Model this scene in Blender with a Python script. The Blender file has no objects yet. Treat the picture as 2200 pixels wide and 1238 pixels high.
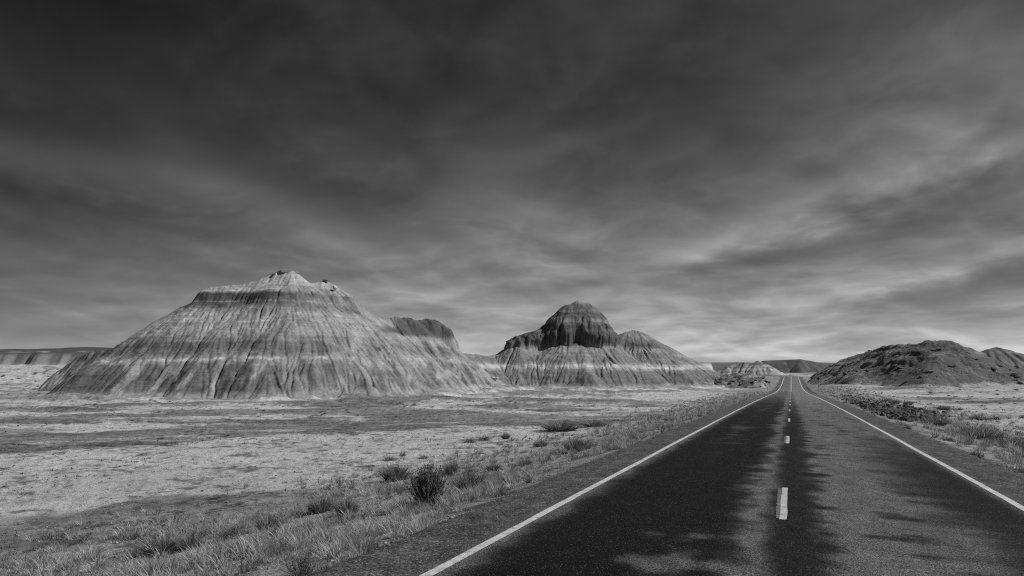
import bpy, math, random, time
import numpy as np
from mathutils import Vector

T0 = time.time()
R = math.radians
scene = bpy.context.scene
COL = scene.collection

# ------------------------------------------------------------------ camera
F = 1415.0          # focal length in photo pixels (2200 wide)
PX, HY = 1100.0, 803.0
CAMZ = 1.95
cam_d = bpy.data.cameras.new('camera')
cam_d.sensor_width = 36.0
cam_d.lens = 36.0 * F / 2200.0
cam_d.shift_y = (HY - 619.0) / 2200.0
cam_d.clip_end = 20000.0
cam_d.clip_start = 0.05
cam = bpy.data.objects.new('camera', cam_d)
COL.objects.link(cam)
cam.location = (0, 0, CAMZ)
cam.rotation_euler = (R(90), 0, 0)
scene.camera = cam

# ------------------------------------------------------------------ world, sun, exposure
SUN_AZ, SUN_EL = R(96), R(45)
world = bpy.data.worlds.new('World')
scene.world = world
world.use_nodes = True
world.cycles.sampling_method = 'MANUAL'
world.cycles.sample_map_resolution = 256
nt = world.node_tree
nt.nodes.clear()


def nd(tree, kind, **kw):
    n = tree.nodes.new(kind)
    for k, v in kw.items():
        setattr(n, k, v)
    return n


def mth(tree, op, a, b=None, c=None, clamp=False):
    n = tree.nodes.new('ShaderNodeMath')
    n.operation = op
    n.use_clamp = clamp
    for i, v in enumerate((a, b, c)):
        if v is None:
            continue
        if isinstance(v, (int, float)):
            n.inputs[i].default_value = v
        else:
            tree.links.new(v, n.inputs[i])
    return n.outputs[0]


sky = nd(nt, 'ShaderNodeTexSky', sky_type='NISHITA')
sky.sun_disc = False
sky.sun_elevation = SUN_EL
sky.sun_rotation = SUN_AZ
sky.air_density = 1.0
sky.dust_density = 1.0
sepc = nd(nt, 'ShaderNodeSeparateColor')
nt.links.new(sky.outputs[0], sepc.inputs[0])
tc = nd(nt, 'ShaderNodeTexCoord')
sepd = nd(nt, 'ShaderNodeSeparateXYZ')
nt.links.new(tc.outputs['Generated'], sepd.inputs[0])
dx_, dy_, dz_ = sepd.outputs
azim = mth(nt, 'ARCTAN2', dx_, dy_)
elev = mth(nt, 'ARCSINE', dz_)
# black and white film behind a red filter: the red channel of the clear sky, made steeper towards the zenith
fc = nd(nt, 'ShaderNodeFloatCurve')
nt.links.new(mth(nt, 'MAXIMUM', dz_, 0.0), fc.inputs['Value'])
cv = fc.mapping.curves[0]
SKY_PROFILE = [(0.0, 0.66), (0.03, 0.56), (0.075, 0.44), (0.14, 0.35), (0.22, 0.29), (0.30, 0.255), (0.40, 0.20), (0.50, 0.165), (1.0, 0.12)]
cv.points[0].location = SKY_PROFILE[0]
cv.points[1].location = SKY_PROFILE[-1]
for p in SKY_PROFILE[1:-1]:
    cv.points.new(*p)
fc.mapping.update()
red = mth(nt, 'MULTIPLY', sepc.outputs[0], 2.0)
filt = fc.outputs[0]
# high thin clouds, laid out on a plane far above the ground and fading into streaks at the horizon
comb = nd(nt, 'ShaderNodeCombineXYZ')
hl = mth(nt, 'LOGARITHM', mth(nt, 'ADD', mth(nt, 'MAXIMUM', elev, 0.0), 0.15), math.e)
nt.links.new(mth(nt, 'MULTIPLY', mth(nt, 'SINE', azim), 2.2), comb.inputs[0])
nt.links.new(mth(nt, 'MULTIPLY', mth(nt, 'COSINE', azim), 2.2), comb.inputs[1])
nt.links.new(mth(nt, 'MULTIPLY', hl, 2.2), comb.inputs[2])


def wnoise(scale, detail, rough, dist, off):
    m = nd(nt, 'ShaderNodeVectorMath', operation='ADD')
    nt.links.new(comb.outputs[0], m.inputs[0])
    m.inputs[1].default_value = off
    n = nd(nt, 'ShaderNodeTexNoise')
    n.inputs['Scale'].default_value = scale
    n.inputs['Detail'].default_value = detail
    n.inputs['Roughness'].default_value = rough
    n.inputs['Distortion'].default_value = dist
    nt.links.new(m.outputs[0], n.inputs['Vector'])
    return mth(nt, 'SUBTRACT', n.outputs[0], 0.5)


L = mth(nt, 'MULTIPLY', wnoise(0.75, 4, 0.5, 0.3, (3.1, 7.7, 0)), 0.8)
L = mth(nt, 'ADD', L, mth(nt, 'MULTIPLY', wnoise(2.3, 5, 0.58, 0.6, (11.3, 2.2, 4)), 1.15))
calm = mth(nt, 'EXPONENT', mth(nt, 'MULTIPLY', mth(nt, 'MAXIMUM', elev, 0.0), -1.9))    # higher cloud is smoother
L = mth(nt, 'ADD', L, mth(nt, 'MULTIPLY', mth(nt, 'MULTIPLY', calm, wnoise(5.0, 5, 0.6, 0.4, (1.3, 9.2, 8))), 0.9))
# rippled layers: thin bright crests with a darker underside
for kk, (off, amp) in enumerate((((5.7, 1.9, 0.0), 0.34), ((5.7, 1.9, 0.16), -0.30), ((9.4, 6.3, 3.0), 0.26), ((9.4, 6.3, 3.13), -0.24))):
    cr = wnoise((1.15, 1.15, 2.3, 2.3)[kk], 3, 0.5, 0.35, off)
    cr = mth(nt, 'POWER', mth(nt, 'MAXIMUM', mth(nt, 'SUBTRACT', 1.0, mth(nt, 'MULTIPLY', mth(nt, 'ABSOLUTE', cr), (8.0, 6.0, 8.0, 6.0)[kk])), 0.0), 1.3)
    L = mth(nt, 'ADD', L, mth(nt, 'MULTIPLY', mth(nt, 'MULTIPLY', cr, calm), amp * 1.0))
# the banks of cloud and the clear gaps this sky has, as soft patches by compass direction and height
BANKS = [(1550, 700, 620, 420, 0, .05), (-150, 200, 560, 420, 0, -.62), (2150, 660, 260, 150, 0, -.30), (190, 385, 230, 30, 0, .60), (560, 455, 230, 34, -24, .36), (900, 545, 240, 45, -12, .22), (310, 268, 80, 45, -20, .25),
         (1130, 430, 110, 90, 25, .34), (1990, 385, 330, 18, 17, .16), (1640, 480, 240, 30, 20, .32), (1900, 190, 170, 200, 30, .18),
         (1400, 215, 270, 85, 8, -.28), (770, 440, 170, 38, -8, -.34), (1250, 395, 120, 34, 5, -.26), (1960, 440, 210, 34, 14, -.34),
         (1690, 545, 240, 24, 8, -.22), (250, 650, 260, 45, -5, .22), (90, 290, 210, 50, 0, -.34), (110, 450, 190, 34, 0, -.24),
         (1880, 625, 170, 20, 12, .28), (1100, 605, 150, 45, -5, -.14), (2090, 615, 150, 40, 5, -.26), (900, 250, 380, 120, 0, -.10),
         (60, 60, 320, 180, 0, -.5), (-40, 730, 330, 110, 0, -.28), (2060, 350, 190, 120, 15, -.16), (380, 520, 380, 90, -8, .16), (1600, 620, 300, 60, 8, .12), (1230, 320, 160, 20, 10, .22), (1500, 610, 180, 22, 0, -.18), (2010, 520, 240, 26, 8, -.12)]
for (bx, by, bl, bw, ang, amp) in BANKS:
    a0 = math.atan((bx - PX) / F)
    e0 = math.atan((HY - by) / F * math.cos(a0))
    ca, sa = math.cos(R(ang)), math.sin(R(ang))
    da = mth(nt, 'SUBTRACT', azim, a0)
    de = mth(nt, 'SUBTRACT', elev, e0)
    u = mth(nt, 'ADD', mth(nt, 'MULTIPLY', da, ca * F / bl), mth(nt, 'MULTIPLY', de, sa * F / bl))
    v = mth(nt, 'ADD', mth(nt, 'MULTIPLY', da, -sa * F / bw), mth(nt, 'MULTIPLY', de, ca * F / bw))
    v = mth(nt, 'ADD', v, mth(nt, 'MULTIPLY', L, 1.1))
    r2 = mth(nt, 'ADD', mth(nt, 'MULTIPLY', u, u), mth(nt, 'MULTIPLY', v, v))
    g = mth(nt, 'EXPONENT', mth(nt, 'MULTIPLY', r2, -0.7))
    L = mth(nt, 'ADD', L, mth(nt, 'MULTIPLY', g, amp * 1.22))
lum = mth(nt, 'MULTIPLY', mth(nt, 'MULTIPLY', red, filt), mth(nt, 'EXPONENT', L))
bg = nd(nt, 'ShaderNodeBackground')
bg.inputs['Strength'].default_value = 0.10
cc = nd(nt, 'ShaderNodeCombineColor')
for i in range(3):
    nt.links.new(lum, cc.inputs[i])
nt.links.new(cc.outputs[0], bg.inputs['Color'])
wo = nd(nt, 'ShaderNodeOutputWorld')
nt.links.new(bg.outputs[0], wo.inputs['Surface'])

sun_d = bpy.data.lights.new('sun', 'SUN')
sun_d.energy = 4.3
sun_d.angle = R(0.53)
sun_d.color = (1.0, 1.0, 1.0)       # a black and white photograph: no warmth to show
sun = bpy.data.objects.new('sun', sun_d)
COL.objects.link(sun)
sdir = Vector((math.sin(SUN_AZ) * math.cos(SUN_EL), math.cos(SUN_AZ) * math.cos(SUN_EL), math.sin(SUN_EL)))
sun.rotation_euler = sdir.to_track_quat('Z', 'Y').to_euler()
sun.location = (60, -40, 80)

scene.view_settings.view_transform = 'Standard'
scene.view_settings.look = 'None'
scene.view_settings.exposure = 0.0
scene.view_settings.gamma = 1.0
scene.view_settings.use_curve_mapping = False
scene.cycles.use_denoising = False
scene.cycles.filter_width = 1.15
scene.cycles.max_bounces = 6
scene.cycles.diffuse_bounces = 3


# ------------------------------------------------------------------ numeric helpers
def hash2(ix, iy, seed):
    h = (ix.astype(np.int64) * 374761393 + iy.astype(np.int64) * 668265263 + seed * 1442695041) & 0xFFFFFFFF
    h = ((h ^ (h >> 13)) * 1274126177) & 0xFFFFFFFF
    h = ((h ^ (h >> 16)) * 2246822519) & 0xFFFFFFFF
    return ((h ^ (h >> 15)) & 0xFFFF) / 65535.0


def vnoise(x, y, seed=0):
    """smooth noise, -1..1"""
    ix, iy = np.floor(x), np.floor(y)
    fx, fy = x - ix, y - iy
    ix = ix.astype(np.int64)
    iy = iy.astype(np.int64)
    out = 0.0
    sx = fx * fx * fx * (fx * (fx * 6 - 15) + 10)
    sy = fy * fy * fy * (fy * (fy * 6 - 15) + 10)
    for ox in (0, 1):
        for oy in (0, 1):
            a = hash2(ix + ox, iy + oy, seed) * 6.2831853
            g = np.cos(a) * (fx - ox) + np.sin(a) * (fy - oy)
            out = out + g * (sx if ox else 1 - sx) * (sy if oy else 1 - sy)
    return out * 1.5


def fbm(x, y, oct=4, seed=0, gain=0.5, lac=2.03):
    a, s, f = 1.0, 0.0, 1.0
    for o in range(oct):
        s = s + a * vnoise(x * f + o * 17.3, y * f - o * 9.1, seed + o)
        a *= gain
        f *= lac
    return s


def ridged(x, y, oct=3, seed=0):
    a, s, f = 1.0, 0.0, 1.0
    for o in range(oct):
        s = s + a * (1 - np.abs(vnoise(x * f + o * 7.3, y * f + o * 3.1, seed + o)) * 2)
        a *= 0.5
        f *= 2.1
    return s


def sstep(a, b, x):
    t = np.clip((x - a) / (b - a), 0, 1)
    return t * t * (3 - 2 * t)


def smax(a, b, k):
    h = np.clip(0.5 + 0.5 * (a - b) / k, 0, 1)
    return b * (1 - h) + a * h + k * h * (1 - h)


def un(px, py, y):
    """a photo pixel at a given distance in front of the camera -> world point"""
    return ((px - PX) / F * y, y, CAMZ + (HY - py) / F * y)


def blur(h):
    p = np.pad(h, 1, mode='edge')
    return (p[:-2, 1:-1] + p[2:, 1:-1] + p[1:-1, :-2] + p[1:-1, 2:] + 2 * p[1:-1, 1:-1]) / 6.0


# ------------------------------------------------------------------ mesh helpers
def mesh_from(name, verts, faces4=None, faces3=None, attrs=None, smooth=True):
    me = bpy.data.meshes.new(name)
    verts = np.asarray(verts, dtype=np.float32)
    me.vertices.add(len(verts))
    me.vertices.foreach_set('co', verts.ravel())
    loops, starts, n = [], [], 0
    for f, k in ((faces4, 4), (faces3, 3)):
        if f is not None and len(f):
            f = np.asarray(f, dtype=np.int32)
            loops.append(f.ravel())
            starts.append(np.arange(len(f), dtype=np.int32) * k + n)
            n += f.size
    loops = np.concatenate(loops)
    starts = np.concatenate(starts)
    me.loops.add(len(loops))
    me.loops.foreach_set('vertex_index', loops)
    me.polygons.add(len(starts))
    me.polygons.foreach_set('loop_start', starts)
    if smooth:
        me.polygons.foreach_set('use_smooth', np.ones(len(starts), dtype=bool))
    for k, v in (attrs or {}).items():
        a = me.attributes.new(k, 'FLOAT', 'POINT')
        a.data.foreach_set('value', np.asarray(v, dtype=np.float32).ravel())
    me.update(calc_edges=True)
    me.validate()
    return me


def obj(name, me, mat=None, parent=None, loc=None):
    o = bpy.data.objects.new(name, me)
    COL.objects.link(o)
    if mat and me is not None and not me.materials:
        me.materials.append(mat)
    if parent:
        o.parent = parent
    if loc is not None:
        o.location = loc
    return o


def tag(o, label=None, cat=None, group=None, kind=None):
    if label:
        o['label'] = label
    if cat:
        o['category'] = cat
    if group:
        o['group'] = group
    if kind:
        o['kind'] = kind
    return o


def grid_faces(nr, nc, keep=None):
    i = np.arange(nr * nc, dtype=np.int32).reshape(nr, nc)
    q = np.stack([i[:-1, :-1], i[:-1, 1:], i[1:, 1:], i[1:, :-1]], -1)
    if keep is not None:
        q = q[keep]
    return q.reshape(-1, 4)


def compact(verts, faces, attrs):
    used = np.zeros(len(verts), dtype=bool)
    used[faces.ravel()] = True
    idx = np.cumsum(used) - 1
    return verts[used], idx[faces].astype(np.int32), {k: np.asarray(v).ravel()[used] for k, v in attrs.items()}


# ------------------------------------------------------------------ materials
def ground_material(name, layers, bump=(), rough=0.95, spec=0.1, specks=None, stretch=(1, 1, 1)):
    """albedo = the vertex 'tone' times a product of noises; layers = (scale, detail, low, high)"""
    m = bpy.data.materials.new(name)
    m.use_nodes = True
    t = m.node_tree
    t.nodes.clear()
    out = nd(t, 'ShaderNodeOutputMaterial')
    b = nd(t, 'ShaderNodeBsdfPrincipled')
    b.inputs['Roughness'].default_value = rough
    b.inputs['Specular IOR Level'].default_value = spec
    t.links.new(b.outputs[0], out.inputs['Surface'])
    at = nd(t, 'ShaderNodeAttribute', attribute_name='tone')
    geo = nd(t, 'ShaderNodeNewGeometry')
    mp = nd(t, 'ShaderNodeVectorMath', operation='MULTIPLY')
    mp.inputs[1].default_value = stretch
    t.links.new(geo.outputs['Position'], mp.inputs[0])
    val = at.outputs['Fac']
    for (sc, det, lo, hi, a, bb, *mk) in layers:
        n = nd(t, 'ShaderNodeTexNoise')
        n.inputs['Scale'].default_value = sc
        n.inputs['Detail'].default_value = det
        n.inputs['Roughness'].default_value = 0.6
        t.links.new(mp.outputs[0], n.inputs['Vector'])
        r = nd(t, 'ShaderNodeMapRange')
        r.inputs['From Min'].default_value = a
        r.inputs['From Max'].default_value = bb
        r.inputs['To Min'].default_value = lo
        r.inputs['To Max'].default_value = hi
        t.links.new(n.outputs[0], r.inputs['Value'])
        fac = r.outputs[0]
        if mk:
            n = nd(t, 'ShaderNodeTexNoise')
            n.inputs['Scale'].default_value = mk[0]
            n.inputs['Detail'].default_value = 4
            t.links.new(mp.outputs[0], n.inputs['Vector'])
            r2 = nd(t, 'ShaderNodeMapRange')
            r2.inputs['From Min'].default_value = 0.44
            r2.inputs['From Max'].default_value = 0.58
            t.links.new(n.outputs[0], r2.inputs['Value'])
            fac = mth(t, 'ADD', 1.0, mth(t, 'MULTIPLY', mth(t, 'SUBTRACT', fac, 1.0), r2.outputs[0]))
        val = mth(t, 'MULTIPLY', val, fac)
    if specks:
        n = nd(t, 'ShaderNodeTexVoronoi')
        n.inputs['Scale'].default_value = specks[0]
        t.links.new(mp.outputs[0], n.inputs['Vector'])
        sp = nd(t, 'ShaderNodeSeparateColor')
        t.links.new(n.outputs['Color'], sp.inputs[0])
        r = nd(t, 'ShaderNodeMapRange')
        r.inputs['From Min'].default_value = specks[1]
        r.inputs['From Max'].default_value = 1.0
        r.inputs['To Min'].default_value = 0.0
        r.inputs['To Max'].default_value = specks[2]
        t.links.new(sp.outputs[0], r.inputs['Value'])
        val = mth(t, 'ADD', val, mth(t, 'MULTIPLY', r.outputs[0], mth(t, 'LESS_THAN', n.outputs['Distance'], 0.42)))
    val = mth(t, 'MINIMUM', val, 0.8)
    c = nd(t, 'ShaderNodeCombineColor')
    for i in range(3):
        t.links.new(val, c.inputs[i])
    t.links.new(c.outputs[0], b.inputs['Base Color'])
    prev = None
    for (sc, det, dist) in bump:
        n = nd(t, 'ShaderNodeTexNoise')
        n.inputs['Scale'].default_value = sc
        n.inputs['Detail'].default_value = det
        n.inputs['Roughness'].default_value = 0.65
        t.links.new(geo.outputs['Position'], n.inputs['Vector'])
        bp = nd(t, 'ShaderNodeBump')
        bp.inputs['Strength'].default_value = 1.0
        bp.inputs['Distance'].default_value = dist
        t.links.new(n.outputs[0], bp.inputs['Height'])
        if prev is not None:
            t.links.new(prev, bp.inputs['Normal'])
        prev = bp.outputs[0]
    if prev is not None:
        t.links.new(prev, b.inputs['Normal'])
    return m


def leaf_material(name, base, transl=0.25, rough=0.7):
    m = bpy.data.materials.new(name)
    m.use_nodes = True
    t = m.node_tree
    t.nodes.clear()
    out = nd(t, 'ShaderNodeOutputMaterial')
    at = nd(t, 'ShaderNodeAttribute', attribute_name='tone')
    oi = nd(t, 'ShaderNodeObjectInfo')
    v = mth(t, 'MULTIPLY', at.outputs['Fac'], base)
    v = mth(t, 'MULTIPLY', v, mth(t, 'MULTIPLY_ADD', oi.outputs['Random'], 0.3, 0.85))
    c = nd(t, 'ShaderNodeCombineColor')
    for i in range(3):
        t.links.new(v, c.inputs[i])
    d = nd(t, 'ShaderNodeBsdfDiffuse')
    d.inputs['Roughness'].default_value = rough
    tr = nd(t, 'ShaderNodeBsdfTranslucent')
    t.links.new(c.outputs[0], d.inputs['Color'])
    t.links.new(c.outputs[0], tr.inputs['Color'])
    mx = nd(t, 'ShaderNodeMixShader')
    mx.inputs[0].default_value = transl
    t.links.new(d.outputs[0], mx.inputs[1])
    t.links.new(tr.outputs[0], mx.inputs[2])
    t.links.new(mx.outputs[0], out.inputs['Surface'])
    return m


def flat_material(name, val, rough=0.8, var=0.25, scale=8.0, bump=0.0, spec=0.3, metallic=0.0):
    m = bpy.data.materials.new(name)
    m.use_nodes = True
    t = m.node_tree
    b = t.nodes['Principled BSDF']
    b.inputs['Roughness'].default_value = rough
    b.inputs['Specular IOR Level'].default_value = spec
    b.inputs['Metallic'].default_value = metallic
    tcn = nd(t, 'ShaderNodeTexCoord')
    n = nd(t, 'ShaderNodeTexNoise')
    n.inputs['Scale'].default_value = scale
    n.inputs['Detail'].default_value = 6
    t.links.new(tcn.outputs['Object'], n.inputs['Vector'])
    oi = nd(t, 'ShaderNodeObjectInfo')
    v = mth(t, 'MULTIPLY', mth(t, 'MULTIPLY_ADD', n.outputs[0], 2 * var * val, val * (1 - var)),
            mth(t, 'MULTIPLY_ADD', oi.outputs['Random'], 2 * var, 1 - var))
    c = nd(t, 'ShaderNodeCombineColor')
    for i in range(3):
        t.links.new(v, c.inputs[i])
    t.links.new(c.outputs[0], b.inputs['Base Color'])
    if bump:
        bp = nd(t, 'ShaderNodeBump')
        bp.inputs['Distance'].default_value = bump
        t.links.new(n.outputs[0], bp.inputs['Height'])
        t.links.new(bp.outputs[0], b.inputs['Normal'])
    return m


M_GROUND = ground_material('desert_floor', [(0.5, 6, 1.08, 0.85, .50, .64), (1.4, 4, 1.0, 0.34, .53, .62, .16), (4.5, 4, 1.08, 0.52, .48, .62, .35), (15.0, 3, 1.15, 0.50, .46, .62, .9), (42.0, 2, 0.80, 1.2, .3, .7)],
                           bump=[(3.0, 6, 0.16), (20.0, 4, 0.05)])
M_BUTTE = ground_material('banded_clay', [(0.35, 5, 0.84, 1.16, .3, .7), (2.2, 6, 0.74, 1.26, .3, .7), (9.0, 4, 0.78, 1.22, .3, .7)],
                          bump=[(1.6, 6, 0.16), (6.0, 4, 0.05)])
M_ROCKY = ground_material('rocky_slope', [(0.25, 5, 0.7, 1.3, .3, .7), (1.3, 6, 0.55, 1.45, .3, .7), (5.0, 4, 0.7, 1.3, .3, .7)],
                          bump=[(0.7, 6, 0.5), (3.0, 5, 0.2)])

# ------------------------------------------------------------------ road geometry (s along the road, t to its right)
TH = math.atan((1700 - PX) / F)
ST, CT = math.sin(TH), math.cos(TH)
_ps = np.array([-60, 0, 23, 50, 89, 130, 170, 200, 235, 278, 320, 350, 375, 395, 412, 440, 480, 560, 700, 1500], float)
_pz = np.array([.62, 0, -.24, -.55, -1.12, -1.85, -2.45, -2.68, -2.66, -2.15, -1.05, -.25, .42, .85, 1.08, 1.22, 1.3, 1.2, 3, 12], float)


def _spline(xs, ys):
    m = np.zeros(len(xs))
    d = np.diff(ys) / np.diff(xs)
    m[1:-1] = (d[:-1] * np.diff(xs)[1:] + d[1:] * np.diff(xs)[:-1]) / (xs[2:] - xs[:-2])
    m[0], m[-1] = d[0], d[-1]

    def f(x):
        x = np.clip(np.asarray(x, float), xs[0], xs[-1])
        i = np.clip(np.searchsorted(xs, x) - 1, 0, len(xs) - 2)
        h = xs[i + 1] - xs[i]
        u = (x - xs[i]) / h
        return ((2 * u**3 - 3 * u**2 + 1) * ys[i] + (u**3 - 2 * u**2 + u) * h * m[i] + (-2 * u**3 + 3 * u**2) * ys[i + 1] + (u**3 - u**2) * h * m[i + 1])
    return f


zroad = _spline(_ps, _pz)


def tcen(s):
    return -np.clip(np.asarray(s, float) - 372, 0, 130) ** 2 / 110.0


def st_of(x, y):
    return x * ST + y * CT, x * CT - y * ST


def road_xyz(s, t, dz=0.0):
    s = np.asarray(s, float)
    t2 = np.asarray(t, float) + tcen(s)
    crown = -0.012 * np.abs(t)
    return s * ST + t2 * CT, s * CT - t2 * ST, zroad(s) + crown + dz


ROAD_L, ROAD_R = -4.55, 4.6      # edges of the asphalt

# ------------------------------------------------------------------ ground height
_ly = np.array([-200, 0, 30, 70, 140, 210, 250, 330, 450, 600, 700, 1000, 8000], float)
_lz = np.array([-2.2, -2.3, -2.6, -3.0, -3.45, -3.3, -2.9, -0.6, 4.2, 9.6, 11.0, 14.0, 20], float)
_ry = np.array([-200, 0, 40, 80, 150, 200, 300, 450, 700, 1000, 8000], float)
_rz = np.array([-1.2, -1.3, -1.7, -1.85, -1.35, -0.9, -0.2, 1.5, 4.0, 6.0, 16], float)
zleft, zright = _spline(_ly, _lz), _spline(_ry, _rz)


def mounds(x, y):
    """low gravel-capped swells between the road and the buttes"""
    a = fbm(x * 0.035 + 3.3 + 0.3 * vnoise(x * .02, y * .02, 91), y * 0.075 + x * 0.012 - 1.7, 4, 21, 0.5)
    return a


def far_amount(t):
    return sstep(10, 34, np.abs(t))


def ground_z(x, y):
    x = np.asarray(x, float)
    y = np.asarray(y, float)
    s, t = st_of(x, y)
    tt = t - tcen(s)
    zr = zroad(s)
    left = tt < 0
    pl = np.where(left, zleft(y), zright(y))
    # the middle ground near the far end follows the road's own rise
    rise = sstep(240, 420, y) * sstep(220, 40, np.abs(tt))
    pl = pl * (1 - rise) + np.minimum(pl, zr - 0.7) * rise
    edge = np.where(left, -ROAD_L, ROAD_R) - 0.25
    span = np.where(left, 15.5, 12.0)
    u = np.clip((np.abs(tt) - edge) / span, 0, 1)
    w = 1 - (1 - u) ** 2
    z = (zr - 0.085) * (1 - w) + pl * w
    fa = far_amount(tt)
    z = z + fa * (0.35 + 0.45 * sstep(80, 130, y)) * mounds(x, y) * sstep(30, 90, y) * sstep(700, 300, y)
    z = z + fa * 0.10 * fbm(x * .16, y * .22, 3, 5)
    near = sstep(0.0, 3.0, np.abs(tt) - edge)
    z = z + near * (0.05 * fbm(x * .8, y * .8, 3, 8) + 0.035 * vnoise(x * 3.1, y * 3.1, 12))
    # broken hummocky ground far off on the left
    hum = sstep(190, 300, y) * sstep(-60, -120, x) * sstep(700, 560, y)
    z = z + hum * 1.5 * np.maximum(fbm(x * .05, y * .035, 4, 33), -0.4)
    return z


def ray_ground(px, py):
    """where the line of sight through a photo pixel meets the ground"""
    ys = np.geomspace(4, 700, 260)
    for _ in range(2):
        xs = (px - PX) / F * ys
        d = (CAMZ + (HY - py) / F * ys) - ground_z(xs, ys)
        i = int(np.argmax(d < 0))
        if d[i] >= 0:
            i = len(ys) - 1
        y = float(ys[i])
        ys = np.linspace(ys[max(i - 1, 0)], ys[i], 24)
    x = (px - PX) / F * y
    return float(x), y, float(ground_z(np.array([x]), np.array([y]))[0])


# tone of the desert floor -------------------------------------------------
def line_y(pts):
    """image curve -> world curve on the ground; returns x and y arrays"""
    w = [ray_ground(px, py)[:2] for px, py in pts]
    w.sort()
    return np.array([p[0] for p in w]), np.array([p[1] for p in w])


# edges of the ground's own gravel and sand, followed across the plain (west of the road)
LA = line_y([(-120, 1140), (0, 1116), (150, 1100), (300, 1073), (450, 1062), (620, 1052), (760, 1040), (860, 1033)])    # near gravel / sand
LB = line_y([(-120, 985), (0, 975), (150, 968), (300, 957), (450, 945), (600, 932), (760, 928), (900, 921), (1100, 916), (1350, 907)])   # near side of the dark bench
LC = line_y([(-120, 970), (0, 958), (150, 953), (300, 946), (450, 943), (600, 930), (760, 914), (900, 910), (1100, 906), (1350, 899)])   # its far side


LD = line_y([(-120, 934), (0, 930), (190, 927), (400, 916), (700, 904), (1000, 899), (1350, 893)])
LE = line_y([(-120, 958), (0, 951), (190, 947), (400, 936), (700, 917), (1000, 905), (1350, 898)])
# low swells capped with dark gravel, by place
CAPS = []
for (cpx, cpy, cw, ch) in [(130, 880, 140, 7), (310, 868, 120, 5), (330, 891, 210, 6), (640, 880, 95, 11), (660, 905, 95, 8), (820, 864, 95, 16), (860, 893, 100, 9), (1085, 870, 85, 8),
                           (980, 886, 75, 5), (60, 905, 150, 7), (470, 906, 170, 6), (1210, 880, 95, 3.5), (1360, 872, 85, 3), (1250, 860, 110, 2.5), (1000, 858, 80, 3), (720, 862, 60, 5)]:
    a = ray_ground(cpx, cpy)
    b = ray_ground(cpx, cpy - ch)
    c = ray_ground(cpx, cpy + ch)
    CAPS.append((a[0], .5 * (b[1] + c[1]), cw * a[1] / F, max(.5 * abs(b[1] - c[1]), 1.0)))


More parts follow.
